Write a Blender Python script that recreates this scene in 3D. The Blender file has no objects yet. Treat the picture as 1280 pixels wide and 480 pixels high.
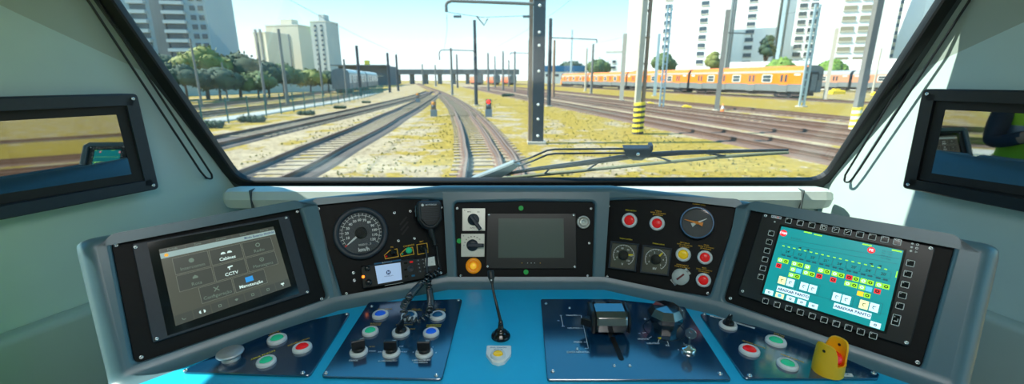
import bpy, bmesh, math, random
from mathutils import Vector, Matrix

C = bpy.context.scene.collection
SC = bpy.context.scene
V = Vector
PI = math.pi

# ---------------------------------------------------------------- camera
FPX = 540.0                       # focal length in pixels of a 1280 px wide frame
PITCH = math.radians(14.7)
EYE = V((0, 0, 2.7))
cam_d = bpy.data.cameras.new('camera')
cam_d.sensor_width = 36
cam_d.lens = FPX / 1280 * 36
cam_d.clip_start = 0.02
cam_d.clip_end = 3000
cam_d.dof.use_dof = True
cam_d.dof.focus_distance = 1.05
cam_d.dof.aperture_fstop = 3.6
cam = bpy.data.objects.new('camera', cam_d)
cam.location = EYE
cam.rotation_euler = (PI/2 - PITCH, 0, 0)
C.objects.link(cam)
SC.camera = cam

# ---------------------------------------------------------------- sky
W = bpy.data.worlds.new('sky'); SC.world = W
W.use_nodes = True
nt = W.node_tree; nt.nodes.clear()
out = nt.nodes.new('ShaderNodeOutputWorld'); bg = nt.nodes.new('ShaderNodeBackground')
tc = nt.nodes.new('ShaderNodeTexCoord'); sp = nt.nodes.new('ShaderNodeSeparateXYZ')
rp = nt.nodes.new('ShaderNodeValToRGB')
nt.links.new(tc.outputs['Generated'], sp.inputs[0]); nt.links.new(sp.outputs['Z'], rp.inputs[0])
nt.links.new(rp.outputs[0], bg.inputs[0]); nt.links.new(bg.outputs[0], out.inputs[0])
cr = rp.color_ramp
cr.elements[0].position = 0.0; cr.elements[0].color = (.93, 1.0, 1.0, 1)
cr.elements[1].position = 1.0; cr.elements[1].color = (.04, .33, .72, 1)
for p, c in ((.06, (.82, .98, 1.0, 1)), (.12, (.62, .93, 1.0, 1)), (.17, (.42, .84, 1.0, 1)), (.32, (.14, .60, 1.0, 1)), (.6, (.06, .42, .85, 1))):
    e = cr.elements.new(p); e.color = c
bg.inputs[1].default_value = 1.12

# ---------------------------------------------------------------- sun
sun_d = bpy.data.lights.new('sun', 'SUN'); sun_d.energy = 8.2; sun_d.angle = math.radians(.6); sun_d.color = (1, .95, .84)
sun = bpy.data.objects.new('sun', sun_d); C.objects.link(sun)
SUNDIR = V((-.70, -.035, .707)).normalized()
sun.rotation_euler = SUNDIR.to_track_quat('Z', 'Y').to_euler()

# ---------------------------------------------------------------- exposure
SC.view_settings.view_transform = 'Standard'
SC.view_settings.look = 'None'
SC.view_settings.exposure = 0.5
SC.view_settings.gamma = 1
SC.view_settings.use_curve_mapping = False
SC.cycles.max_bounces = 8
SC.cycles.transparent_max_bounces = 16
SC.cycles.caustics_reflective = False
SC.cycles.caustics_refractive = False

# ---------------------------------------------------------------- survey: sight lines of the photograph meet the real surfaces
UPV = V((0, math.sin(PITCH), math.cos(PITCH))); FWD = V((0, math.cos(PITCH), -math.sin(PITCH)))
def sight(px, py): return V((1, 0, 0))*((px-640)/FPX) - UPV*((py-240)/FPX) + FWD
def meet(px, py, p, n):
    d = sight(px, py); return EYE + d*((p-EYE).dot(n)/d.dot(n))
def ground(px, py, z=0.0): return meet(px, py, V((0, 0, z)), V((0, 0, 1)))
def height_at(px, py, Y):                     # point on a sight line at depth Y
    d = sight(px, py); return EYE + d*(Y/d.y)

# ---------------------------------------------------------------- materials
MATS = {}
def mat(name, col, rough=.5, metal=0., ior=1.5, var=.08, scale=30., bump=0., coat=0., emit=0., ecol=None, spec=None, stretch=None):
    m = bpy.data.materials.new(name); m.use_nodes = True
    t = m.node_tree; b = t.nodes['Principled BSDF']
    b.inputs['Roughness'].default_value = rough; b.inputs['Metallic'].default_value = metal
    b.inputs['IOR'].default_value = ior
    if spec is not None: b.inputs['Specular IOR Level'].default_value = spec
    if coat: b.inputs['Coat Weight'].default_value = coat; b.inputs['Coat Roughness'].default_value = .04
    c = (*col, 1)
    co = t.nodes.new('ShaderNodeTexCoord'); nz = t.nodes.new('ShaderNodeTexNoise')
    nz.inputs['Scale'].default_value = scale; nz.inputs['Detail'].default_value = 3
    if stretch:
        mp = t.nodes.new('ShaderNodeMapping'); mp.inputs['Scale'].default_value = stretch
        t.links.new(co.outputs['Object'], mp.inputs[0]); t.links.new(mp.outputs[0], nz.inputs['Vector'])
    else: t.links.new(co.outputs['Object'], nz.inputs['Vector'])
    mx = t.nodes.new('ShaderNodeMix'); mx.data_type = 'RGBA'
    mx.inputs[6].default_value = tuple(min(1, x*(1-var)) for x in col)+(1,)
    mx.inputs[7].default_value = tuple(min(1, x*(1+var)) for x in col)+(1,)
    t.links.new(nz.outputs['Fac'], mx.inputs[0]); t.links.new(mx.outputs[2], b.inputs['Base Color'])
    if bump:
        bp = t.nodes.new('ShaderNodeBump'); bp.inputs['Strength'].default_value = bump; bp.inputs['Distance'].default_value = .01
        t.links.new(nz.outputs['Fac'], bp.inputs['Height']); t.links.new(bp.outputs[0], b.inputs['Normal'])
    if emit:
        b.inputs['Emission Color'].default_value = (*(ecol or col), 1); b.inputs['Emission Strength'].default_value = emit
    MATS[name] = m
    return m
def glass(name, tint=(1, 1, 1), refl=1.0, dust=0.0):
    m = bpy.data.materials.new(name); m.use_nodes = True
    t = m.node_tree; t.nodes.clear()
    o = t.nodes.new('ShaderNodeOutputMaterial'); tr = t.nodes.new('ShaderNodeBsdfTransparent'); gl = t.nodes.new('ShaderNodeBsdfGlossy')
    lw = t.nodes.new('ShaderNodeLayerWeight'); lw.inputs[0].default_value = .5
    pw = t.nodes.new('ShaderNodeMath'); pw.operation = 'POWER'; pw.inputs[1].default_value = 5
    fr = t.nodes.new('ShaderNodeMath'); fr.operation = 'MULTIPLY_ADD'; fr.inputs[1].default_value = .92; fr.inputs[2].default_value = .08
    mu = t.nodes.new('ShaderNodeMath'); mu.operation = 'MULTIPLY'; mu.inputs[1].default_value = refl
    t.links.new(lw.outputs['Facing'], pw.inputs[0]); t.links.new(pw.outputs[0], fr.inputs[0])
    mx = t.nodes.new('ShaderNodeMixShader'); tr.inputs[0].default_value = (*tint, 1); gl.inputs['Roughness'].default_value = .02
    t.links.new(fr.outputs[0], mu.inputs[0]); t.links.new(mu.outputs[0], mx.inputs[0])
    t.links.new(tr.outputs[0], mx.inputs[1]); t.links.new(gl.outputs[0], mx.inputs[2])
    last = mx
    if dust:
        df = t.nodes.new('ShaderNodeBsdfTranslucent'); df.inputs[0].default_value = (.8, .9, .9, 1)
        nz = t.nodes.new('ShaderNodeTexNoise'); nz.inputs['Scale'].default_value = 7; nz.inputs['Detail'].default_value = 6
        co = t.nodes.new('ShaderNodeTexCoord'); t.links.new(co.outputs['Object'], nz.inputs['Vector'])
        rr = t.nodes.new('ShaderNodeMapRange'); rr.inputs[1].default_value = .45; rr.inputs[2].default_value = .8
        rr.inputs[3].default_value = dust*.4; rr.inputs[4].default_value = dust*2
        t.links.new(nz.outputs['Fac'], rr.inputs[0])
        m2 = t.nodes.new('ShaderNodeMixShader'); t.links.new(rr.outputs[0], m2.inputs[0])
        t.links.new(mx.outputs[0], m2.inputs[1]); t.links.new(df.outputs[0], m2.inputs[2]); last = m2
    t.links.new(last.outputs[0], o.inputs[0]); MATS[name] = m
    return m

# ---------------------------------------------------------------- mesh helpers
def area2(p): return sum(p[i][0]*p[(i+1) % len(p)][1]-p[(i+1) % len(p)][0]*p[i][1] for i in range(len(p)))/2
def ccw(p): return list(p) if area2(p) > 0 else list(reversed(p))
def rnd(pts, r, k=4):
    pts = ccw([(p[0], p[1]) for p in pts]); n = len(pts); o = []
    for i in range(n):
        p = V(pts[i]); a = V(pts[i-1]); b = V(pts[(i+1) % n]); d1 = (a-p); d2 = (b-p)
        rr = r[i] if isinstance(r, (list, tuple)) else r
        l = min(d1.length, d2.length)*.48; d1.normalize(); d2.normalize()
        ang = d1.angle(d2); tl = min(rr/max(math.tan(ang/2), .05), l)
        s = p+d1*tl; e = p+d2*tl
        for j in range(k+1):
            t = j/k; q = s*(1-t)**2+p*2*t*(1-t)+e*t*t; o.append((q.x, q.y))
    return o
def inset(pts, d):
    n = len(pts); o = []
    for i in range(n):
        p = V(pts[i]); a = p-V(pts[i-1]); b = V(pts[(i+1) % n])-p
        if a.length < 1e-9: a = b
        if b.length < 1e-9: b = a
        a.normalize(); b.normalize(); na = V((-a.y, a.x)); nb = V((-b.y, b.x)); m = na+nb
        if m.length < 1e-6: m = na.copy()
        m.normalize(); q = p+m*(d/max(m.dot(na), .4)); o.append((q.x, q.y))
    return o
def circ(x, y, r, n=24, a0=0): return [(x+r*math.cos(a0+2*PI*i/n), y+r*math.sin(a0+2*PI*i/n)) for i in range(n)]
def rect(x0, y0, x1, y1): return [(x0, y0), (x1, y0), (x1, y1), (x0, y1)]
def spline(pts, k=8):
    P = [V(p) for p in pts]; P = [P[0]*2-P[1]]+P+[P[-1]*2-P[-2]]; o = []
    for i in range(1, len(P)-2):
        for j in range(k):
            t = j/k; a, b, c, d = P[i-1:i+3]
            o.append(.5*((2*b)+(c-a)*t+(2*a-5*b+4*c-d)*t*t+(3*b-a-3*c+d)*t**3))
    o.append(P[-2]); return o
FONT_CACHE = {}
def glyphs(s, bold=0.):
    key = (s, bold)
    if key not in FONT_CACHE:
        c = bpy.data.curves.new('lettering', 'FONT'); c.body = s; c.size = 1; c.align_x = 'CENTER'; c.align_y = 'CENTER'
        c.resolution_u = 2; c.offset = bold
        ob = bpy.data.objects.new('lettering', c); me = ob.to_mesh()
        FONT_CACHE[key] = ([tuple(v.co) for v in me.vertices], [tuple(p.vertices) for p in me.polygons])
        ob.to_mesh_clear(); bpy.data.objects.remove(ob); bpy.data.curves.remove(c)
    return FONT_CACHE[key]
class MB:
    def __init__(s): s.v = []; s.f = []; s.m = []; s.s = []; s.M = None
    def add(s, vs, fs, m=0, sm=False):
        k = len(s.v)
        s.v += [tuple(s.M @ V(v)) if s.M is not None else tuple(v) for v in vs]
        for f in fs: s.f.append(tuple(i+k for i in f)); s.m.append(m); s.s.append(sm)
        return s
    def poly(s, pts, z=0., m=0):
        pts = ccw([(p[0], p[1]) for p in pts]); return s.add([(p[0], p[1], z) for p in pts], [tuple(range(len(pts)))], m)
    def face(s, pts, m=0): return s.add(pts, [tuple(range(len(pts)))], m)
    def prism(s, pts, z0, z1, ch=0., m=0, mt=None):
        pts = ccw([(p[0], p[1]) for p in pts]); n = len(pts)
        L = [[(p[0], p[1], z0) for p in pts], [(p[0], p[1], z1-ch) for p in pts]]
        if ch: L.append([(p[0], p[1], z1) for p in inset(pts, ch)])
        vs = sum(L, []); fs = []
        for l in range(len(L)-1):
            for i in range(n): fs.append((l*n+i, l*n+(i+1) % n, (l+1)*n+(i+1) % n, (l+1)*n+i))
        s.add(vs, fs+[tuple(reversed(range(n)))], m)
        q = len(L)-1; s.add(L[q], [tuple(range(n))], m if mt is None else mt)
        return s
    def ringp(s, inner, outer, z0, z1, m=0, ch=0.):
        n = len(inner); vs = []; R = ((inner, z0), (inner, z1-ch), (inset(inner, -ch) if ch else inner, z1), (inset(outer, ch) if ch else outer, z1), (outer, z1-ch), (outer, z0))
        for pts, z in R: vs += [(p[0], p[1], z) for p in pts]
        fs = []
        for l in range(6):
            a, b = l*n, ((l+1) % 6)*n
            for i in range(n): fs.append((a+(i+1) % n, a+i, b+i, b+(i+1) % n))
        return s.add(vs, fs, m)
    def lathe(s, prof, c=(0, 0, 0), seg=24, m=0, sm=True, ax=None):
        n = len(prof); vs = []; fs = []
        R = ax.to_matrix() if ax is not None else None
        for r, z in prof:
            for i in range(seg):
                a = 2*PI*i/seg; p = V((r*math.cos(a), r*math.sin(a), z))
                if R: p = R @ p
                vs.append((c[0]+p.x, c[1]+p.y, c[2]+p.z))
        for l in range(n-1):
            for i in range(seg): fs.append((l*seg+i, l*seg+(i+1) % seg, (l+1)*seg+(i+1) % seg, (l+1)*seg+i))
        s.add(vs, fs, m, sm)
        if prof[-1][0] > 1e-6: s.add(vs[-seg:], [tuple(range(seg))], m)
        if prof[0][0] > 1e-6: s.add(vs[:seg], [tuple(reversed(range(seg)))], m)
        return s
    def tube(s, path, r, seg=8, m=0, cap=True, sm=True, closed=False):
        P = [V(p) for p in path]; n = len(P); vs = []; fs = []; N = None
        for i, p in enumerate(P):
            a = P[(i-1) % n] if (closed or i) else p; b = P[(i+1) % n] if (closed or i < n-1) else p
            t = (b-a).normalized()
            if N is None: N = t.cross(V((.31, .2, .93)) if abs(t.z) < .9 else V((1, .1, 0))).normalized()
            N = (N-t*N.dot(t)).normalized(); B = t.cross(N); rr = r[i] if isinstance(r, (list, tuple)) else r
            for k in range(seg):
                a_ = 2*PI*k/seg; vs.append(tuple(p+N*(rr*math.cos(a_))+B*(rr*math.sin(a_))))
        for i in range(n if closed else n-1):
            j = (i+1) % n
            for k in range(seg): fs.append((i*seg+k, i*seg+(k+1) % seg, j*seg+(k+1) % seg, j*seg+k))
        s.add(vs, fs, m, sm)
        if cap and not closed: s.add(vs[:seg], [tuple(reversed(range(seg)))], m); s.add(vs[-seg:], [tuple(range(seg))], m)
        return s
    def box(s, c, d, m=0, ch=0., rz=0.):
        x, y, z = d[0]/2, d[1]/2, d[2]/2; pts = rect(-x, -y, x, y)
        ca, sa = math.cos(rz), math.sin(rz); pts = [(c[0]+p[0]*ca-p[1]*sa, c[1]+p[0]*sa+p[1]*ca) for p in pts]
        return s.prism(pts, c[2]-z, c[2]+z, ch, m)
    def beam(s, a, b, w, h, m=0, up=V((0, 0, 1))):
        a = V(a); b = V(b); t = (b-a).normalized(); sd = t.cross(up)
        if sd.length < 1e-4: sd = V((1, 0, 0))
        sd.normalize(); u = sd.cross(t); vs = []
        for p in (a, b):
            for i, j in ((-1, -1), (1, -1), (1, 1), (-1, 1)): vs.append(tuple(p+sd*(i*w/2)+u*(j*h/2)))
        return s.add(vs, [(3, 2, 1, 0), (4, 5, 6, 7), (0, 1, 5, 4), (1, 2, 6, 5), (2, 3, 7, 6), (3, 0, 4, 7)], m)
    def ball(s, c, r, m=0, seg=14, ring=8, sc=(1, 1, 1)):
        pr = [(math.sin(PI*i/ring), -math.cos(PI*i/ring)) for i in range(ring+1)]; vs = []; fs = []
        for q, z in pr:
            for k in range(seg): a = 2*PI*k/seg; vs.append((c[0]+r*q*math.cos(a)*sc[0], c[1]+r*q*math.sin(a)*sc[1], c[2]+r*z*sc[2]))
        for l in range(ring):
            for k in range(seg): fs.append((l*seg+k, l*seg+(k+1) % seg, (l+1)*seg+(k+1) % seg, (l+1)*seg+k))
        return s.add(vs, fs, m, True)
    def text(s, t, size, x, y, z=.0004, ang=0., m=0, sx=1., bold=.0):
        vs, fs = glyphs(t, bold); ca, sa = math.cos(ang), math.sin(ang)
        return s.add([(x+size*(v[0]*sx*ca-v[1]*sa), y+size*(v[0]*sx*sa+v[1]*ca), z) for v in vs], fs, m)
    def line(s, a, b, w, z=.0004, m=0):
        a = V((a[0], a[1])); b = V((b[0], b[1])); t = (b-a).normalized(); n = V((-t.y, t.x))*(w/2)
        return s.poly([a-n, b-n, b+n, a+n], z, m)
    def outline(s, pts, w, z=.0004, m=0):
        pts = ccw([(p[0], p[1]) for p in pts]); q = inset(pts, w); n = len(pts)
        return s.add([(p[0], p[1], z) for p in pts+q], [(i, (i+1) % n, n+(i+1) % n, n+i) for i in range(n)], m)
    def arc(s, c, r0, r1, z=.0004, a0=0, a1=2*PI, seg=32, m=0):
        vs = []; fs = []
        for i in range(seg+1):
            a = a0+(a1-a0)*i/seg; vs += [(c[0]+r0*math.cos(a), c[1]+r0*math.sin(a), z), (c[0]+r1*math.cos(a), c[1]+r1*math.sin(a), z)]
        for i in range(seg): fs.append((2*i, 2*i+1, 2*i+3, 2*i+2))
        return s.add(vs, fs, m)
    def mesh(s, name, mats):
        me = bpy.data.meshes.new(name); me.from_pydata(s.v, [], s.f)
        for m in (mats if isinstance(mats, (list, tuple)) else [mats]): me.materials.append(m)
        me.polygons.foreach_set('material_index', s.m); me.polygons.foreach_set('use_smooth', s.s); me.update()
        return me
    def build(s, name, mats, parent=None, label=None, kind=None):
        return put(name, s.mesh(name, mats), parent, label, kind)
def put(name, me, parent=None, label=None, kind=None, loc=None):
    o = bpy.data.objects.new(name, me); C.objects.link(o)
    if parent is not None: o.parent = parent
    if label: o['label'] = label
    if kind: o['kind'] = kind
    if loc is not None: o.location = loc
    return o
def tag(o, label, cat, group=None):
    o['label'] = label; o['category'] = cat
    if group: o['group'] = group
    return o
def thing(name, label, cat, M=None, group=None):
    o = bpy.data.objects.new(name, None); o.empty_display_size = .1; C.objects.link(o)
    if M is not None: o.matrix_world = M
    return tag(o, label, cat, group)
def struct(name, mb, mats, M=None):
    o = mb.build(name, mats); o['kind'] = 'structure'
    if M is not None: o.matrix_world = M
    return o
class Frame:                       # a plane in the cab with its own axes: u right, v up, n towards the driver
    def __init__(s, o, u, n):
        s.o = V(o); s.n = V(n).normalized(); s.u = V(u); s.u = (s.u-s.n*s.u.dot(s.n)).normalized(); s.v = s.n.cross(s.u)
        s.M = Matrix(((s.u.x, s.v.x, s.n.x, s.o.x), (s.u.y, s.v.y, s.n.y, s.o.y), (s.u.z, s.v.z, s.n.z, s.o.z), (0, 0, 0, 1)))
        s.I = s.M.inverted()
    def at(s, px, py, h=0.):
        p = s.I @ meet(px, py, s.o+s.n*h, s.n); return (p.x, p.y)
    def pts(s, L, h=0.): return [s.at(x, y, h) for x, y in L]
    def shift(s, h): return Frame(s.o+s.n*h, s.u, s.n)
    def loc(s, p): p = s.I @ V(p); return (p.x, p.y, p.z)
# ---------------------------------------------------------------- cab paints
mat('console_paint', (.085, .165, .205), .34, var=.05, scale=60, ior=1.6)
mat('desk_skylit_blue', (.014, .45, .74), .30, var=.05, scale=25, ior=1.7)  # light grey desk; the blue skylight on it is put into this colour
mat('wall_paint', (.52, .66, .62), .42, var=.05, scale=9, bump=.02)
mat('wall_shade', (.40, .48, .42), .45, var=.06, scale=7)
mat('dash_paint', (.62, .68, .62), .4, var=.05, scale=12)
mat('rubber', (.006, .007, .008), .55, var=.2)
mat('gasket_trim', (.06, .075, .075), .5, var=.15)
mat('black_panel', (.006, .007, .008), .5, var=.3, scale=80, spec=.18)
mat('desk_plate', (.003, .036, .092), .15, ior=2.5, var=.25, scale=14)
mat('black_plastic', (.010, .012, .014), .32, var=.2)
mat('black_gloss', (.006, .007, .009), .08, ior=1.6, var=.1)
mat('slate_bezel', (.022, .032, .046), .45, var=.15, scale=90)
mat('steel', (.72, .74, .76), .22, 1., var=.06)
mat('bare_steel', (.62, .64, .66), .5, .75, var=.15, scale=120)
mat('chrome', (.86, .88, .9), .12, 1., var=.04)
mat('pale_ring', (.70, .76, .78), .3, ior=1.6, var=.04)
mat('switch_plate', (.62, .63, .58), .34, .55, var=.06, scale=120, stretch=(1, 14, 1))
mat('screen_mirror', (.004, .005, .007), .02, ior=4.4, var=.1)
mat('grey_screen', (.10, .125, .11), .22, ior=1.5, var=.05, scale=5)
mat('white_ink', (.80, .84, .84), .6, var=.03)
mat('amber_ink', (.85, .48, .02), .6, var=.04)
mat('yellow_ink', (.95, .75, .02), .6, var=.03)
mat('black_ink', (.01, .01, .012), .6, var=.1)
mat('red_lens', (.80, .010, .012), .25, var=.06, emit=.12)
mat('green_lens', (.02, .55, .28), .25, var=.06, emit=.10)
mat('blue_lens', (.01, .12, .75), .25, var=.06, emit=.12)
mat('dim_blue_lens', (.02, .13, .28), .25, var=.06)
mat('yellow_lens', (.90, .58, .01), .25, var=.06, emit=.10)
mat('amber_lens', (.85, .30, .01), .18, var=.12, emit=.15)
mat('green_sticker', (.01, .50, .08), .5, var=.05)
mat('dial_face', (.055, .052, .034), .5, var=.06)
mat('dial_grey', (.085, .085, .062), .5, var=.06)
mat('hub_black', (.004, .004, .005), .6, var=.2)
mat('orange_needle', (.95, .30, .02), .5, var=.04)
mat('yellow_plastic', (.92, .50, .008), .38, var=.05)
mat('white_plastic', (.85, .87, .85), .35, var=.03)
mat('lever_gloss', (.004, .008, .014), .12, ior=2.9, var=.1)
mat('grey_cam', (.50, .56, .55), .35, var=.05)
mat('cord_black', (.012, .018, .024), .22, ior=2.1, var=.1)
mat('mic_black', (.016, .020, .023), .45, var=.2, scale=200, bump=.05)
glass('windscreen_glass', (.95, 1, 1), .55, .018)
glass('gauge_glass', (1, 1, 1), .35)
glass('side_glass', (.95, 1, .98), .5)

# ---------------------------------------------------------------- cab shell
WTILT = math.radians(25)
WSF = Frame((0, 1.45, 2.35), (1, 0, 0), (0, -math.cos(WTILT), -math.sin(WTILT)))
def ws_at(v): return WSF.o+WSF.v*v
L_A, R_A = V((-.977, 1.408)), V((1.092, 1.409))         # where the side walls meet the front
L_D, R_D = V((.415, .910)), V((-.342, .940))             # their directions in plan
def wl(y): return V((L_A.x+(y-L_A.y)*L_D.x/L_D.y, y))
def wr(y): return V((R_A.x+(y-R_A.y)*R_D.x/R_D.y, y))
YB, ZF, ZC, YR = .86, 1.2, 3.28, -1.0
def ws_y(z): return 1.45-(z-2.35)*math.tan(WTILT)
def wall_mesh(side):
    mb = MB(); w = wl if side < 0 else wr
    zc0 = 2.705; yc0 = ws_y(zc0)+.006                              # crease meets the pillar
    zc1 = 2.70+(1.262-YB)*.70                            # crease height at the door post
    z0 = ZF
    def P(y, z, lean=0.): q = w(y); return (q.x-side*lean, q.y, z)
    f = [P(1.447, z0), P(1.455, 2.355), P(ws_y(2.55)+.006, 2.55), P(yc0, zc0), P(1.06, 2.705+(1.262-1.06)*.70), P(YB, zc1), P(YB, z0)]
    mb.face(f, 0)
    topf = V((-1.12 if side < 0 else 1.15, ws_y(ZC)+.006, ZC))
    tq = w(YB); topb = V((tq.x-side*.16, YB, ZC))
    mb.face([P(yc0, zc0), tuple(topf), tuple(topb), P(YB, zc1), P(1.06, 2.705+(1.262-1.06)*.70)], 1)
    # door wall with its window opening, straight to the rear
    x = tq.x; w0, w1, h0, h1 = -.55, .80, 1.98, 2.96
    for y0, y1, a, b in ((w1, YB, z0, ZC), (YR, w0, z0, ZC), (w0, w1, z0, h0), (w0, w1, h1, ZC)):
        mb.face([(x, y0, a), (x, y1, a), (x, y1, b), (x, y0, b)], 0)
    mb.face([P(YB, zc1), tuple(topb), (x, YB, ZC)], 1)
    for a, b in (((w0, h0), (w1, h0)), ((w1, h0), (w1, h1)), ((w1, h1), (w0, h1)), ((w0, h1), (w0, h0))):
        mb.face([(x, a[0], a[1]), (x, b[0], b[1]), (x+side*.05, b[0], b[1]), (x+side*.05, a[0], a[1])], 0)
    return mb, (x, w0, w1, h0, h1)
for side, nm in ((-1, 'left'), (1, 'right')):
    mb, win = wall_mesh(side)
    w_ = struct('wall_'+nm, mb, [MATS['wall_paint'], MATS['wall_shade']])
    md = w_.modifiers.new('thickness', 'SOLIDIFY'); md.thickness = .03; md.offset = -1 if side < 0 else 1
    # side window of the door
    x, a, b, c, d = win
    fr = MB(); o_ = rnd(rect(a, c, b, d), .05); i_ = inset(o_, .03)
    fr.M = Matrix(((0, 0, 1, 0), (1, 0, 0, 0), (0, 1, 0, 0), (0, 0, 0, 1)))
    fr.ringp(i_, inset(o_, -.012), x+side*.005-.012, x+side*.005+.012)
    wo = struct('window_2' if side < 0 else 'window_3', fr, MATS['rubber'])
    gm = MB(); gm.M = fr.M; gm.prism(inset(i_, -.005), x+side*.005-.002, x+side*.005+.002)
    gm.build('glass_pane', MATS['side_glass'], wo)
mb = MB()
mb.prism([(wl(1.47).x, 1.47), (wr(1.47).x, 1.47), (wr(YB).x, YB), (wr(YB).x, YR), (wl(YB).x, YR), (wl(YB).x, YB)], ZF-.06, ZF)
mat('floor_vinyl', (.07, .08, .09), .6, var=.3, scale=60)
struct('floor', mb, MATS['floor_vinyl'])
mb = MB(); tp = ws_y(ZC)
mb.prism([(-1.12, tp), (1.18, tp), (wr(YB).x, YB), (wr(YB).x, YR), (wl(YB).x, YR), (wl(YB).x, YB)], ZC, ZC+.05)
struct('ceiling', mb, MATS['wall_paint'])
mb = MB(); xl, xr = wl(YB).x, wr(YB).x
mb.box(((xl+xr)/2, YR-.03, (ZF+ZC)/2), (xr-xl, .05, ZC-ZF)); struct('wall_back', mb, MATS['wall_paint'])
mb = MB(); mb.box((.07, 1.475, (ZF+2.338)/2), (2.14, .03, 2.338-ZF))
struct('wall_front', mb, MATS['wall_shade'])

mb = MB(); mb.M = WSF.M; mb.prism(rect(-1.15, .672, 1.17, 1.03), -.012, .008); struct('trim_4', mb, MATS['wall_shade'])
# windscreen: glass pane, black gasket, grey trim
gl_in = [(-.929, .018), (1.066, .018), (1.098, .66), (-1.024, .66)]
inner = rnd(gl_in, [.055]*4, 6)
mb = MB(); mb.ringp(inner, inset(inner, -.038), -.012, .011, ch=.004)
win1 = mb.build('window_1', MATS['rubber']); win1['kind'] = 'structure'; win1.matrix_world = WSF.M
mb = MB(); mb.prism(inset(inner, -.01), -.006, -.001); mb.build('glass_pane', MATS['windscreen_glass'], win1)
mb = MB(); i2 = inset(inner, -.036); mb.ringp(i2, inset(inner, -.058), -.012, .007, ch=.003); mb.build('gasket_trim', MATS['gasket_trim'], win1)

# bright sill bar under the windscreen
mb = MB(); Yb = 1.372
a = height_at(283, 247, Yb); b = height_at(1037, 246, Yb); zc = a.z
prof = [(-.035, .030), (-.035, -.030), (.0, -.038), (.022, -.030), (.030, .0), (.022, .026), (0, .034)]
vs = []; cols = [(a.x, .6), (a.x+.012, .9), (a.x+.03, 1), (b.x-.03, 1), (b.x-.012, .9), (b.x, .6)]
for x, s_ in cols: vs += [(x, Yb-p[0]*s_, zc+p[1]*s_) for p in prof]
n = len(prof); fs = [(c*n+i, c*n+(i+1) % n, (c+1)*n+(i+1) % n, (c+1)*n+i) for c in range(5) for i in range(n)]
mb.add(vs, fs+[tuple(reversed(range(n))), tuple(range(5*n, 6*n))], 0)
t1 = struct('trim_1', mb, MATS['dash_paint'])
mb = MB()
for x in (a.x+.10, b.x-.11): mb.box((x, Yb-.016, zc), (.003, .036, .066))
mb.build('joint_line', MATS['gasket_trim'], t1)

# ledges along the side walls below the monitors
for side, nm, w in ((-1, 'trim_2', wl), (1, 'trim_3', wr)):
    zt = 2.118; mb = MB(); d = (V((L_D.y, -L_D.x)) if side < 0 else V((-R_D.y, -R_D.x)))
    rows = [(0, zt), (.035, zt), (.045, zt-.006), (.05, zt-.018), (.05, zt-.05), (.06, zt-.08), (.06, ZF+.01)]
    vs = []
    for y in (1.36, YB-.02):
        for o_, z in rows: p = w(y)+d*(o_+.002); vs.append((p.x, p.y, z))
    n = len(rows); mb.add(vs, [(i, i+1, n+i+1, n+i) for i in range(n-1)], 0, True)
    for k in (0, n): mb.add([vs[k+i] for i in range(n)]+[(w(vs[k][1]).x, w(vs[k][1]).y, ZF+.01)], [tuple(range(n+1))])
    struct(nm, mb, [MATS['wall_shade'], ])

# unseen ceiling lamp added to brighten the cab interior
t = thing('added_fill_lamp', 'added flat fill lamp on the cab ceiling, unseen behind the camera', 'lamp', Matrix.Translation((.05, -.2, ZC)))
mb = MB(); mb.prism(rnd(rect(-.45, -.25, .45, .25), .04), -.03, -.001); mb.build('fill_lamp_frame', MATS['white_plastic'], t)
mat('fill_lamp_diffuser', (1, 1, .97), .5, emit=5.0, var=.01)
mb = MB(); mb.prism(rnd(rect(-.42, -.22, .42, .22), .03), -.036, -.029); mb.build('diffuser', MATS['fill_lamp_diffuser'], t)

# ---------------------------------------------------------------- driver's console
ZD = 2.2
J = [ground(px, py, ZD) for px, py in ((150, 480), (420, 383), (560, 357), (755, 357), (895, 388), (1190, 490))]
FT = math.radians(22); FACET = []
for i in range(5):
    u = (J[i+1]-J[i]).normalized(); h = V((u.y, -u.x, 0))
    FACET.append(Frame(J[i], u, h*math.cos(FT)+V((0, 0, math.sin(FT)))))
def hz(i): u = FACET[i].u; return V((u.y, -u.x)).normalized()
def rim(e, H, z):                       # console corner e on the line H in front of the desk junction
    i, k = max(e-1, 0), min(e, 4)
    if e in (0, 5):
        f = 0 if e == 0 else 4; h = hz(f); u = FACET[f].u; p = J[e].xy+h*H+u.xy*(.012 if e == 0 else -.006); return V((p.x, p.y, z))
    h0, h1 = hz(i), hz(k); p = J[e].xy; m = (h0+h1); q = p+m*(H/(1+h0.dot(h1))); return V((q.x, q.y, z))
ZT = 2.418
rows = []
for k in range(5):                      # fillet between desk and fascia
    t = k/4; H = .022*(1-t)**2-.008*t*t; rows.append((H, ZD+.020*t*t))
rows.append((-(ZT-ZD)*math.tan(FT), ZT)); iT = len(rows)-1
rr = .020; c0 = V((rows[-1][0]-rr*math.cos(FT), ZT-rr*math.sin(FT)))
for k in range(1, 8):
    a = math.radians(k*16); q = c0+V((math.cos(FT)*math.cos(a)-math.sin(FT)*math.sin(a), math.sin(FT)*math.cos(a)+math.cos(FT)*math.sin(a)))*rr
    rows.append((q.x, q.y))
rows.append((rows[-1][0]-.05, rows[-1][1]-.03)); rows.append((rows[-1][0]-.02, 1.98))
def end_cols(e, base):                  # rounded outer end, then straight back
    f = FACET[0 if e == 0 else 4]; u = f.u*(-1 if e == 0 else 1); h = V((*hz(0 if e == 0 else 4), 0)); o = []
    for k in range(1, 7):
        b = math.radians(15*k); o.append(base+(u*math.sin(b)-h*(1-math.cos(b)))*.026)
    o.append(o[-1]-h*.012); return o
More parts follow.
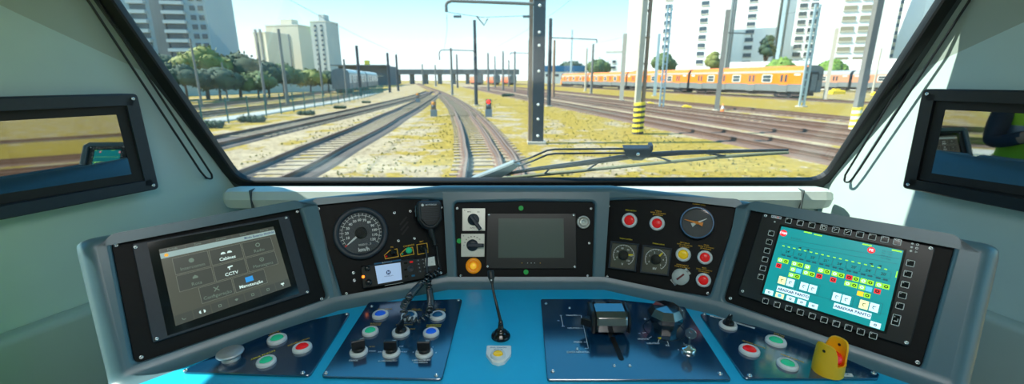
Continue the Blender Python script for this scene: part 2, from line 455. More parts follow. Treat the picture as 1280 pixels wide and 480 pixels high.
console = thing('driver_console', 'wide grey wraparound driver console below the windscreen, blue in the shade', 'console', Matrix.Translation((.03, .8, ZF)))
CI = console.matrix_world.inverted()
NC = 7+6+7
grid = []
for ri, (H, z) in enumerate(rows):
    c = [rim(e, H, z) for e in range(6)]; L_, R_ = end_cols(0, c[0]), end_cols(5, c[5])
    if ri >= iT and ri < len(rows)-1:      # the top edge rolls down over the rounded ends
        for q in (L_, R_):
            for k in range(len(q)): q[k] = q[k]-V((0, 0, .020*(1-math.cos(math.radians(min(15*(k+1), 90))))))
    grid.append(list(reversed(L_))+c+R_)
mb = MB(); mb.M = CI
vs = [tuple(p) for r in grid for p in r]; fs = []; n = len(grid[0])
for r in range(len(grid)-1):
    for c in range(n-1):
        if r == iT-1 and 7 <= c < 12: continue
        fs.append((r*n+c, r*n+c+1, (r+1)*n+c+1, (r+1)*n+c))
mb.add(vs, fs, 0, True)
low = grid[0]                            # outer flanks go down to the floor
for rng in (range(0, 8), range(12, n)):
    L = list(rng); v2 = [tuple(low[c]) for c in L]+[(low[c].x, low[c].y, ZF) for c in L]; m_ = len(L)
    mb.add(v2, [(i, i+1, m_+i+1, m_+i) if True else 0 for i in range(m_-1)], 0, True)
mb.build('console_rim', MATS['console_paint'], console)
# fascia: one plate per facet with a rounded opening and its recess
OPEN = [[(137, 297), (373, 253), (410, 373), (168, 456)],
        [(391, 251), (470, 247), (557, 250), (561, 343), (428, 372)],
        [(567, 253), (655, 251), (744, 252), (741, 351), (571, 349)],
        [(755, 250), (840, 248), (926, 252), (887, 371), (751, 350)],
        [(940, 254), (1197, 298), (1151, 463), (903, 376)]]
REC = .011
for i in range(5):
    F_ = FACET[i]; e0, e1 = i, i+1
    o_ = [F_.loc(rim(e, rows[iT-1][0], rows[iT-1][1]))[:2] for e in (e0, e1)]+[F_.loc(rim(e, rows[iT][0], rows[iT][1]))[:2] for e in (e1, e0)]
    hole = rnd(F_.pts(OPEN[i]), .012, 5); lip = inset(hole, -.006)
    # close the face between outline and opening
    mb = MB(); mb.M = CI @ F_.M
    bl, br, tr_, tl_ = o_; nO = len(OPEN[i])
    oc = [tl_, tr_, br, bl] if nO == 4 else ([tl_, tr_, br, bl] if i == 9 else [tl_, ((tl_[0]+tr_[0])/2, (tl_[1]+tr_[1])/2), tr_, br, bl])
    oc = list(reversed(oc)); kk = len(lip)//nO; vs = [(p[0], p[1], 0) for p in lip]+[(p[0], p[1], 0) for p in oc]; fs = []; nl = len(lip)
    for q in range(nl):
        g0, g1 = q//kk, ((q+1) % nl)//kk
        fs.append((nl+g0, q, (q+1) % nl)[::-1] if g0 == g1 else (q, nl+g0, nl+g1, (q+1) % nl))
    mb.add(vs, fs)
    m_ = len(hole); lv = [(p[0], p[1], 0) for p in lip]
    for q_, z in ((inset(hole, -.002), -.0015), (hole, -.005), (hole, -REC-.003)): lv += [(p[0], p[1], z) for p in q_]
    mb.add(lv, [(l*m_+k, l*m_+(k+1) % m_, (l+1)*m_+(k+1) % m_, (l+1)*m_+k) for l in range(3) for k in range(m_)], 0, True)
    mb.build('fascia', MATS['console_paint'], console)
mb = MB(); mb.M = CI
c = [rim(e, rows[0][0], ZD) for e in range(6)]; el = end_cols(0, c[0]); er = end_cols(5, c[5])
top = [(p.x, p.y) for p in c]+[(.74, .40), (-.68, .40)]
mb.prism(top, ZD-.05, ZD); mb.build('desk_top', MATS['desk_skylit_blue'], console)
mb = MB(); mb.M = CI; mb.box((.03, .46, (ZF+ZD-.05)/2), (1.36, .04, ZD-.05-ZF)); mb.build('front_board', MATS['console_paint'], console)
# ---------------------------------------------------------------- small fittings shared by the panels
def _screw():
    mb = MB(); mb.lathe([(1, 0), (1, .25), (.8, .45), (.42, .45), (.40, .1), (0, .1)], seg=14); return mb.mesh('screw', MATS['steel'])
SCREW = _screw()
def screw(parent, x, y, r=.0036, z=0.):
    o = put('screw', SCREW, parent); o.location = (x, y, z); o.scale = (r, r, r); return o
RING = {}
def push_button(parent, x, y, R, lens, label, ring='pale_ring', z=0.):
    if (R, ring) not in RING:
        mb = MB(); mb.lathe([(R, 0), (R, .0035), (R*.93, .0060), (R*.72, .0068), (R*.66, .0055), (R*.65, .001)], seg=28); RING[(R, ring)] = mb.mesh('push_button', MATS[ring])
    if (R, lens) not in RING:
        mb = MB(); mb.lathe([(R*.64, .0), (R*.64, .0055), (R*.56, .0072), (R*.3, .0078), (0, .008)], seg=24); RING[(R, lens)] = mb.mesh('lens', MATS[lens])
    b = put('push_button', RING[(R, ring)], parent, label); b.location = (x, y, z)
    put('lens', RING[(R, lens)], b, None); return b
def rotary_knob(parent, x, y, R, ang, label, ring='pale_ring', w=.62, h=.022):
    mb = MB(); mb.lathe([(R, 0), (R, .0035), (R*.93, .0055), (R*.70, .0062), (R*.64, .0045), (0, .0045)], seg=28)
    b = mb.build('rotary_switch', MATS[ring], parent, label); b.location = (x, y, 0)
    mb = MB(); mb.lathe([(R*.62, .003), (R*.62, .009), (R*.55, .011), (0, .011)], seg=22)
    ca, sa = math.cos(ang), math.sin(ang); L, B = R*.72, R*w*.36
    q = [(-L*ca-B*-sa, -L*sa-B*ca), (L*ca-B*-sa, L*sa-B*ca), (L*ca+B*-sa, L*sa+B*ca), (-L*ca+B*-sa, -L*sa+B*ca)]
    mb.prism(q, .009, h, .0015); mb.build('grip', MATS['black_plastic'], b)
    mb = MB(); mb.line((L*.3*ca, L*.3*sa), (L*.92*ca, L*.92*sa), R*.07, h+.0003); mb.build('pointer_mark', MATS['white_ink'], b)
    return b
def lettering(parent, items, ink, name='lettering'):          # items: (text, size, x, y, angle)
    mb = MB()
    for t, s_, x, y, a in items: mb.text(t, s_, x, y, .0004, a, bold=.012)
    return mb.build(name, MATS[ink], parent)
def panel(name, label, cat, F_, outline_px, matname, r=.01, grow=0., thick=.0044, group=None):
    t = thing(name, label, cat, F_.M, group)
    pts = rnd(F_.pts(outline_px), r, 5)
    pts = inset(pts, .0006) if grow else pts
    mb = MB(); mb.prism(pts, -thick, 0, .0008); mb.build('plate', MATS[matname], t)
    return t
def pxlen(F_, px, py, d=10):                                   # metres per pixel across the panel
    a = V(F_.at(px-d/2, py)); b = V(F_.at(px+d/2, py)); return (b-a).length/d
def xang(F_, px, py, dx, dy):                                  # panel angle of a screen direction
    a = V(F_.at(px, py)); b = V(F_.at(px+dx, py+dy)); d = b-a; return math.atan2(d.y, d.x)

# ================================================================ facet 1: gauge and radio panel
PF = [f.shift(-REC) for f in FACET]
F1 = PF[1]
gp = panel('gauge_panel', 'black panel with the speedometer and radio, left of the centre screen', 'control panel', F1, OPEN[1], 'black_panel', .012, .004)
for p in ((398, 261), (433, 367), (551, 341), (493, 266), (513, 264), (498, 301), (518, 298), (552, 259)): screw(gp, *F1.at(*p), r=.0037)
for p in ((442, 341), (443, 350.5)): screw(gp, *F1.at(*p), r=.0042)
# speedometer
cx, cy = F1.at(451, 291.5); R = 34.5*pxlen(F1, 451, 291)
mb = MB(); mb.lathe([(R, 0), (R, .010), (R*.96, .0125), (R*.80, .0125), (R*.785, .006)], (cx, cy, 0), 48)
sm = mb.build('speedometer', MATS['slate_bezel'], gp, 'round speedometer with a dark slate bezel')
mb = MB(); mb.poly(circ(cx, cy, R*.79, 48), .0058); mb.build('dial', MATS['dial_face'], sm)
mb = MB(); r0 = R*.76
def dial_a(k, n=24): return math.radians(216-k*(252/n))
for k in range(25):
    a = dial_a(k); c_, s_ = math.cos(a), math.sin(a); l = .80 if k % 2 == 0 else .88
    mb.line((cx+r0*l*c_, cy+r0*l*s_), (cx+r0*c_, cy+r0*s_), R*.018, .0062)
mb.arc((cx, cy), r0*.885, r0*.90, .0062, dial_a(24), dial_a(0))
for k in range(1, 13):
    a = dial_a(k*2); mb.text(str(k*10), R*.135, cx+r0*.66*math.cos(a), cy+r0*.66*math.sin(a), .0062, 0, bold=.03)
mb.text('km/h', R*.2, cx+R*.04, cy-R*.63, .0062, 0, bold=.03); mb.text('000012 , 5', R*.11, cx+R*.1, cy-R*.45, .0062, 0)
mb.build('numerals', MATS['white_ink'], sm)
a = dial_a(0)
mb = MB(); mb.lathe([(R*.22, .0062), (R*.22, .010), (R*.19, .0115), (0, .0115)], (cx, cy, 0), 24); mb.build('hub', MATS['hub_black'], sm)
mb = MB(); n_ = V((-math.sin(a), math.cos(a))); d_ = V((math.cos(a), math.sin(a))); c2 = V((cx, cy))
mb.poly([c2+d_*R*.2-n_*R*.04, c2+d_*R*.2+n_*R*.04, c2+d_*R*.62+n_*R*.022, c2+d_*R*.66, c2+d_*R*.62-n_*R*.022], .0085); mb.build('needle', MATS['white_ink'], sm)
mb = MB(); mb.poly([c2+d_*R*.67-n_*R*.035, c2+d_*R*.67+n_*R*.035, c2+d_*R*.78], .0066); mb.build('red_mark', MATS['red_lens'], sm)
mb = MB(); mb.prism(circ(cx, cy, R*.785, 40), .0115, .0122); mb.build('glass_cover', MATS['gauge_glass'], sm)
# speaker slots
for a, b in (((500, 281), (508.5, 271)), ((501, 288), (510, 277)), ((502.5, 293.5), (510.5, 283))):
    p, q = V(F1.at(*a)), V(F1.at(*b)); mb = MB(); mb.line(p, q, .0042, .0003); mb.build('speaker_slot', MATS['hub_black'], gp)
# three outlined switches
for cxp, cyp, pts, ink, lens, lab in ((491.5, 315.5, [(480, 319), (487, 312.6), (496.5, 310.6), (498.5, 321), (481.5, 324)], 'amber_ink', 'black_gloss', 'black round switch'),
                                      (511, 313, [(500, 317.5), (507, 310.5), (516, 308.5), (518, 318), (501, 321)], 'amber_ink', 'green_lens', 'green round switch'),
                                      (528, 310.5, [(520.5, 305.5), (534, 303.5), (535.5, 316), (522, 318.5)], 'amber_ink', 'black_gloss', 'black microphone socket')):
    q = F1.pts(pts); mb = MB(); mb.outline(q, .0016, .0004); mb.build('outline', MATS[ink], gp)
    x, y = F1.at(cxp, cyp); mb = MB(); mb.lathe([(.0078, 0), (.0078, .004), (.0062, .0062), (0, .008)], (x, y, 0), 18)
    mb.build('round_switch', MATS[lens], gp, lab)
for t_, px, py in (('PA', 490, 309), ('CHAMADA', 511, 307), ('MIC', 527, 302)):
    x, y = F1.at(px, py); lettering(gp, [(t_, .0055, x, y, xang(F1, px, py, 10, -2))], 'amber_ink')
for px, py, m_ in ((483, 320.5, 'red_lens'), (503, 317.5, 'green_lens')):
    x, y = F1.at(px, py); mb = MB(); mb.lathe([(.0022, 0), (.0022, .001), (0, .0018)], (x, y, 0), 10); mb.build('indicator', MATS[m_], gp)

# two-way radio
RF0 = F1.shift(.016)
q = RF0.pts([(448.5, 333.5), (544, 319.5), (550, 345.5), (456, 360.5)])
c0 = sum((V(p) for p in q), V((0, 0)))/4; ua = (V(q[1])-V(q[0])+V(q[2])-V(q[3])).normalized()
RF = Frame(RF0.o+RF0.u*c0.x+RF0.v*c0.y, RF0.u*ua.x+RF0.v*ua.y, RF0.n)
radio = thing('two_way_radio', 'black two-way radio with a pale blue screen and keypad on the gauge panel', 'radio', RF.M)
hw = (V(q[1])-V(q[0])).length/2; hh = (V(q[3])-V(q[0])).length/2
mb = MB(); mb.prism(rnd(rect(-hw, -hh, hw, hh), [.004, .004, .007, .007], 4), -.0158, 0, .002)
mb.build('body', MATS['black_plastic'], radio)
def RP(L): return [RF.at(*p) for p in L]
mat('radio_screen', (.30, .42, .60), .3, var=.04, emit=.55)
sc = RP([(468.5, 332.5), (500.5, 328), (502.5, 349.5), (472.5, 355)])
mb = MB(); mb.prism(sc, -.001, .0006); rs = mb.build('screen', MATS['radio_screen'], radio, 'pale blue lit screen')
x, y = RF.at(485.5, 340.5); mb = MB(); mb.arc((x, y), 0, .0052, .0010, seg=24); mb.text('MOTOROLA', .0036, x, y-.0085, .0010)
mat('navy_print', (.01, .05, .22), .5); mb.build('screen_print', MATS['navy_print'], rs)
mb = MB(); mb.text('M', .0075, x, y, .0014, bold=.03); mb.build('emblem', MATS['radio_screen'], rs)
mb = MB(); px_ = RP([(467.5, 329), (501, 324), (501, 326), (467.7, 331)]); mb.poly(px_, .0004); mb.build('light_strip', MATS['dim_blue_lens'], radio)
x, y = RF.at(484, 327.8); lettering(radio, [('MOTOROLA', .0042, x, y, 0)], 'white_ink')
for px, py, r_ in ((459, 335.5, .0066), (460.8, 353, .0076)):
    x, y = RF.at(px, py); mb = MB(); mb.lathe([(r_, 0), (r_, .007), (r_*.85, .009), (0, .009)], (x, y, 0), 18); mb.build('volume_knob', MATS['black_gloss'], radio)
x, y = RF.at(454, 346); mb = MB(); mb.lathe([(.0036, 0), (.0034, .0015), (0, .002)], (x, y, 0), 14)
mat('orange_led', (1, .22, .02), .3, emit=1.6); mb.build('lit_button', MATS['orange_led'], radio, 'glowing orange button')
x, y = RF.at(513, 336); mb = MB(); mb.lathe([(.0078, 0), (.0078, .0016), (.006, .002), (.005, .0008), (0, .0008)], (x, y, 0), 20); mb.build('navigation_pad', MATS['slate_bezel'], radio)
for k, (px, py, ink) in enumerate(((507, 329, 'black_gloss'), (514, 327.5, 'red_lens'), (508, 345.5, 'black_gloss'), (516.5, 344.5, 'dim_blue_lens'), (507.5, 337, 'black_gloss'))):
    x, y = RF.at(px, py); mb = MB(); mb.prism(rnd(rect(x-.004, y-.0022, x+.004, y+.0022), .001, 2), -.0005, .0012); mb.build('function_key', MATS[ink], radio)
KEY = MB().prism(rnd(rect(-.0034, -.0026, .0034, .0026), .001, 2), -.0005, .0013).mesh('keypad_key', MATS['slate_bezel'])
KEYP = MB().text('0', .0036, 0, 0, .0015).mesh('digit', MATS['white_ink'])
for r in range(4):
    for c in range(3):
        x, y = RF.at(522.5+c*6.2+r*.9, 325.5-c*1.0+r*4.6); o = put('keypad_key', KEY, radio); o.location = (x, y, 0)
        if (r, c) in ((0, 0), (0, 1), (1, 0), (1, 1), (2, 0), (2, 1), (3, 0)): put('digit', KEYP, o)
mb = MB(); a, b = RF.at(481, 357), RF.at(504, 353); mb.line(a, b, .0009, .0005); mb.build('trim_line', MATS['white_ink'], radio)
# white paper tag on the keypad
q = RF.pts([(531.5, 322.8), (543, 320.5), (544.5, 331.5), (532, 333)], .003)
tg = thing('paper_tag', 'small white paper tag stuck over the radio keypad', 'tag', RF.M)
mb = MB(); mb.prism(q, .0024, .0031); mb.build('paper', MATS['white_plastic'], tg)
x, y = RF.at(540, 327.5, .003); lettering(tg, [('1', .004, x, y, 0)], 'black_ink').location = (0, 0, .003)

# hand microphone on its clip
MF0 = F1.shift(.040)
ca = xang(MF0, 538, 266, 12, -.6); MF = Frame(MF0.o+MF0.u*MF0.at(537.5, 267)[0]+MF0.v*MF0.at(537.5, 267)[1], MF0.u*math.cos(ca)+MF0.v*math.sin(ca), MF0.n)
mic = thing('hand_microphone', 'black ribbed hand microphone with a coiled cord, clipped to the gauge panel', 'microphone', MF.M)
k = pxlen(MF, 538, 266)
body = [(-15.5, 12), (-13, 16.5), (13, 16.5), (15.5, 12), (15, -8), (9, -16), (4, -19), (-4, -19), (-9, -16), (-15, -8)]
pts = rnd([(x*k, y*k) for x, y in body], .006, 3)
mb = MB(); mb.prism(pts, -.024, 0, .004); mb.build('body', MATS['mic_black'], mic)
mb = MB(); mb.prism(rnd([(x*k*.8, y*k*.8) for x, y in body], .006, 3), -.001, .0035, .002); mf = mb.build('grille', MATS['black_plastic'], mic)
for j in range(8):
    yy = (7.2-j*2.2)*k; hw_ = 10.5*k if j < 6 else 8.6*k; mb = MB(); mb.box((0, yy, .0036), (2*hw_, .8*k, .0018)); mb.build('rib', MATS['slate_bezel'], mf)
mb = MB(); mb.arc((-9*k, 10.8*k), 0, 1.7*k, .0039, seg=16); mb.text('MOTOROLA', 2.5*k, 1.6*k, 10.8*k, .0039, bold=.01); mb.build('lettering', MATS['white_ink'], mf)
mb = MB(); mb.box((-15.8*k, 4*k, -.012), (.006, 14*k, .012), ch=.001); mb.build('talk_key', MATS['black_gloss'], mic, 'side talk key')
mb = MB(); mb.box((-4*k, 17.4*k, -.012), (9*k, 2.2*k, .010), ch=.001); mb.build('top_lug', MATS['black_plastic'], mic)
mb = MB(); mb.lathe([(.014, -.040+.0003), (.014, -.030), (.008, -.024), (0, -.0238)], (0, 2*k, 0), 18); mb.build('clip_button', MATS['black_plastic'], mic)
neck = [(0, -17*k, -.012), (1.5*k, -24*k, -.013), (3.5*k, -31*k, -.016), (5.5*k, -39*k, -.018)]
mb = MB(); pth = spline(neck, 8); mb.tube(pth, [4.2*k*(1-.45*i/(len(pth)-1)) for i in range(len(pth))], 12); ck = mb.build('strain_relief', MATS['mic_black'], mic)
for j in range(9):
    p, p2 = pth[7+j*2], pth[8+j*2]; mb = MB(); mb.tube([p, p+(p2-p).normalized()*.0022], 3.3*k*(1-.02*j), 12); mb.build('collar', MATS['black_plastic'], ck)
# cord: lead, coils, lead
def MP(px, py, h): return MF.I @ meet(px, py, F1.o+F1.n*h, F1.n)
def MD(px, py, z): return MF.I @ meet(px, py, V((0, 0, ZD+z)), V((0, 0, 1)))
lead = spline([MP(545.5, 308, .022), MP(546.5, 318, .020), MP(548.5, 328, .022), MP(550.5, 337, .028)], 6)
mb = MB(); mb.tube(lead, .0026, 8); mb.build('cord_lead', MATS['black_plastic'], mic)
axis = spline([MP(550, 338, .030), MP(538, 346, .036), MP(524, 357, .05), MD(512, 371, .072), MD(504.5, 384, .045), MD(508, 396, .026), MD(519, 401, .020), MD(531, 397, .022), MD(538, 384, .030), MP(537, 364, .034), MP(535, 350, .024), MP(534, 341, .024)], 26)
L = [0]
for i in range(1, len(axis)): L.append(L[-1]+(axis[i]-axis[i-1]).length)
turns = 50; hel = []; N = None; steps = turns*9
for sidx in range(steps+1):
    s_ = L[-1]*sidx/steps; i = 0
    while i < len(L)-2 and L[i+1] < s_: i += 1
    f = (s_-L[i])/max(L[i+1]-L[i], 1e-9); p = axis[i].lerp(axis[i+1], f); t_ = (axis[i+1]-axis[i]).normalized()
    if N is None: N = t_.cross(V((0, 0, 1))).normalized()
    N = (N-t_*N.dot(t_)).normalized(); B = t_.cross(N); a = 2*PI*turns*sidx/steps
    hel.append(p+(N*math.cos(a)+B*math.sin(a))*.0058)
mb = MB(); mb.tube(hel, .0023, 6); mb.build('coiled_cord', MATS['cord_black'], mic)
pl = spline([MP(534, 341, .026), MP(533.5, 333, .026), MP(533.5, 322, .022), MP(532, 312, .020), MP(529, 308.5, .012)], 6)
mb = MB(); mb.tube(pl, .0026, 8); mb.build('cord_lead', MATS['slate_bezel'], mic)
mb = MB(); mb.tube(pl[-8:], .0052, 10); mb.build('cord_plug', MATS['black_plastic'], mic)

# ================================================================ facet 2: centre screen panel
F2 = PF[2]
cp = panel('centre_screen_panel', 'black centre panel with a small dark screen, two metal switches and green stickers', 'control panel', F2, OPEN[2], 'black_panel', .012, .004)
for p in ((571.5, 260.5), (739, 260.7), (576, 344.5), (734.5, 344.7), (736.5, 304)): screw(cp, *F2.at(*p), r=.0036)
for (pts, cpx, lv, txt) in (([(578, 260.5), (606.5, 260.5), (606.5, 288.5), (578, 288.5)], (592, 274.5), (601, 287), (('MAN', 586.5, 265), ('LIG', 598, 265), ('AUTO', 590.5, 285))),
                            ([(576.5, 292.2), (605.7, 292.2), (605.7, 321), (576.5, 321)], (590.7, 306.5), (605, 306.8), tuple((str(a), x, y) for a, x, y in ((0, 580, 306.8), (10, 581, 303), (20, 583, 299.5), (30, 585.7, 297), (40, 589, 296), (50, 593, 295.8), (60, 596.5, 297), (70, 599.5, 299.3))))):
    q = F2.pts(pts); mb = MB(); mb.prism(rnd(q, .0012, 2), -.001, .0022, .0004); pb = mb.build('switch_plate', MATS['switch_plate'], cp, 'brushed metal switch plate')
    x, y = F2.at(*cpx); R = 7.2*pxlen(F2, *cpx); lx, ly = F2.at(*lv); d = V((lx-x, ly-y)); l = d.length; d.normalize(); n_ = V((-d.y, d.x))
    mb = MB(); mb.lathe([(R, .0022), (R, .007), (R*.9, .0085), (0, .0085)], (x, y, 0), 24); c_ = V((x, y))
    mb.prism([c_-d*R*.8-n_*R*.36, c_+d*l-n_*R*.30, c_+d*l+n_*R*.30, c_-d*R*.8+n_*R*.36], .0083, .020, .002); mb.build('lever_knob', MATS['slate_bezel'], pb)
    for s_, px, py in txt: a_, b_ = F2.at(px, py); mb = MB(); mb.text(s_, .0042, a_, b_, .0026, bold=.02); mb.build('lettering', MATS['black_ink'], pb)
    mb = MB()
    for px, py in ((pts[0][0]+3, pts[0][1]+2.6),): a_, b_ = F2.at(px, py); mb.arc((a_, b_), .0008, .0014, .0026, seg=10)
    mb.build('emblem', MATS['black_ink'], pb)
x, y = F2.at(592, 332.2); R = 9.8*pxlen(F2, 592, 332)
mb = MB(); mb.lathe([(R, 0), (R, .004), (R*.9, .009), (R*.62, .0095), (R*.58, .0075), (R*.50, .0075), (R*.46, .011), (0, .012)], (x, y, 0), 28); ai = mb.build('indicator_lamp', MATS['amber_lens'], cp, 'round amber indicator lamp')
mb = MB(); mb.lathe([(R*.42, .0110), (R*.3, .0128), (0, .0130)], (x, y, 0), 20); mat('amber_core', (1, .5, .03), .25, emit=.35); mb.build('lamp_core', MATS['amber_core'], ai)
for px, py in ((651.3, 260.2), (574, 301.2), (657.5, 340)):
    x, y = F2.at(px, py); mb = MB(); mb.prism(circ(x, y, 3.1*pxlen(F2, px, py), 20), 0, .0005); mb.build('round_sticker', MATS['green_sticker'], cp, 'round green sticker')
x, y = F2.at(728.5, 278); R = 8*pxlen(F2, 728, 278)
mb = MB(); mb.lathe([(R, 0), (R, .012), (R*.94, .014), (R*.78, .014), (R*.76, .006), (R*.66, .006), (R*.64, .013), (R*.3, .0135), (R*.28, .012), (0, .012)], (x, y, 0), 28); mb.build('round_connector', MATS['switch_plate'], cp, 'round metal connector cap')
# the screen itself
DF = F2.shift(.006)
ds = thing('operator_display', 'small dark grey operator screen in a black frame at the console centre', 'display', DF.M)
q = DF.pts([(609, 266.5), (720, 266.5), (721, 336), (607, 336)]); mb = MB(); mb.prism(rnd(q, .003, 3), -.0058, 0, .0012); mb.build('frame', MATS['black_plastic'], ds)
q = DF.pts([(623, 273), (704.5, 273), (705.2, 322.3), (622.8, 322.3)]); mb = MB(); mb.prism(q, -.001, .0005); mb.build('screen', MATS['grey_screen'], ds)
for p in ((611.3, 268.8), (717, 268.8), (609.6, 333), (718.6, 333.5)): screw(ds, *DF.at(*p), r=.0030)
for px, m_ in ((652.5, 'amber_ink'), (659.5, 'pale_ring'), (664, 'pale_ring'), (668.2, 'pale_ring'), (675.3, 'amber_ink')):
    x, y = DF.at(px, 328.8); mb = MB(); mb.lathe([(.0010, 0), (.0010, .0004), (0, .0006)], (x, y, 0), 8); mb.build('status_light', MATS[m_], ds)

# ================================================================ facet 3: pressure and voltage panel
F3 = PF[3]
vp = panel('pressure_panel', 'black panel with a round pressure gauge, two square voltmeters and red buttons', 'control panel', F3, OPEN[3], 'black_panel', .012, .004)
for p in ((760.8, 257.8), (918.5, 257.8), (759, 345.8), (884.5, 366.5)): screw(vp, *F3.at(*p), r=.0036)
for px, py, m_, lb in ((787, 275.5, 'red_lens', 'red push button above the left voltmeter'), (821.5, 279.3, 'red_lens', 'red push button left of the pressure gauge'), (854.2, 318.2, 'yellow_lens', 'yellow push button'), (881.2, 321.8, 'red_lens', 'red push button right of the yellow one'), (879.3, 350.2, 'red_lens', 'red push button lowest on the panel')):
    x, y = F3.at(px, py); push_button(vp, x, y, 9.6*pxlen(F3, px, py), m_, lb)
def caption(parent, F_, lines, px, py, ink, size, dpx=10, dpy=0, gap=1.25):
    x, y = F_.at(px, py); a = xang(F_, px, py, dpx, dpy); n_ = V((math.sin(a), -math.cos(a)))
    lettering(parent, [(t_, size, x+n_.x*size*gap*i, y+n_.y*size*gap*i, a) for i, t_ in enumerate(lines)], ink, 'caption')
caption(vp, F3, ['FREIO RETIDO'], 788.5, 263.2, 'yellow_ink', .0042, 20, 2)
caption(vp, F3, ['FUMACA', 'DETEC. E EXTINCAO', 'DE INCENDIO'], 823, 264, 'amber_ink', .0038, 20, 2.5)
caption(vp, F3, ['ENCANAMENTO PRINCIPAL', 'CILINDRO FREIO'], 874, 253.3, 'amber_ink', .0038, 20, 2.6)
caption(vp, F3, ['TENSAO BATERIA'], 782.5, 298.8, 'yellow_ink', .0040, 20, 2.6)
caption(vp, F3, ['TENSAO LINHA'], 823, 305, 'yellow_ink', .0040, 20, 2.8)
caption(vp, F3, ['SEM FUMACA', 'DETEC. E EXTINCAO', 'DE INCENDIO'], 856, 303.8, 'amber_ink', .0036, 20, 3.5)
caption(vp, F3, ['FALHA', 'DETEC. E EXTINCAO', 'DE INCENDIO'], 883, 306.5, 'amber_ink', .0036, 20, 3.5)
caption(vp, F3, ['ACIONAMENTO', 'DETEC. E EXTINCAO'], 853, 331.5, 'amber_ink', .0036, 20, 3.5)
caption(vp, F3, ['RESET', 'DETEC. E EXTINCAO', 'DE INCENDIO'], 880.5, 335, 'amber_ink', .0036, 20, 3.5)
cx, cy = F3.at(871.5, 279); R = 22*pxlen(F3, 871, 279)
mb = MB(); mb.lathe([(R, 0), (R, .013), (R*.95, .016), (R*.88, .016), (R*.86, .008)], (cx, cy, 0), 40); pg = mb.build('pressure_gauge', MATS['slate_bezel'], vp, 'round pressure gauge with an orange needle')
mb = MB(); mb.ringp(circ(cx, cy, R*.885, 40), circ(cx, cy, R*.95, 40), .0158, .0168); mb.build('rim_ring', MATS['dim_blue_lens'], pg)
mb = MB(); mb.poly(circ(cx, cy, R*.87, 40), .0075); mb.build('dial', MATS['black_plastic'], pg)
mb = MB()
def pa(k): return math.radians(225-k*13.5)
for k_ in range(21):
    a = pa(k_); c_, s_ = math.cos(a), math.sin(a); l = .62 if k_ % 2 == 0 else .70; mb.line((cx+R*l*c_, cy+R*l*s_), (cx+R*.78*c_, cy+R*.78*s_), R*.035, .0079)
mb.arc((cx, cy), R*.66, R*.69, .0079, pa(20), pa(0))
for k_ in range(0, 11, 2): a = pa(k_*2); mb.text(str(k_), R*.16, cx+R*.48*math.cos(a), cy+R*.48*math.sin(a), .0079, bold=.02)
mb.text('bar', R*.17, cx, cy-R*.35, .0079, bold=.02); mb.text('MPa', R*.12, cx, cy-R*.53, .0079, bold=.02); mb.build('numerals', MATS['white_ink'], pg)
for ang, ln, m_, z_, nm in ((math.radians(172), .74, 'orange_needle', .0105, 'needle'), (math.radians(33), .62, 'white_ink', .0092, 'white_needle')):
    d_ = V((math.cos(ang), math.sin(ang))); n_ = V((-d_.y, d_.x)); c2 = V((cx, cy)); mb = MB()
    mb.poly([c2-d_*R*.05-n_*R*.07, c2-d_*R*.05+n_*R*.07, c2+d_*R*ln+n_*R*.015, c2+d_*R*ln-n_*R*.015], z_)
    mb.poly([c2-n_*R*.03, c2-d_*R*.34-n_*R*.13, c2-d_*R*.34+n_*R*.13, c2+n_*R*.03], z_+.0001); mb.build(nm, MATS[m_], pg)
mb = MB(); mb.lathe([(R*.10, .009), (R*.10, .012), (0, .0125)], (cx, cy, 0), 14); mb.build('hub', MATS['orange_needle'], pg)
mb = MB(); mb.prism(circ(cx, cy, R*.88, 36), .0150, .0156); mb.build('glass_cover', MATS['gauge_glass'], pg)
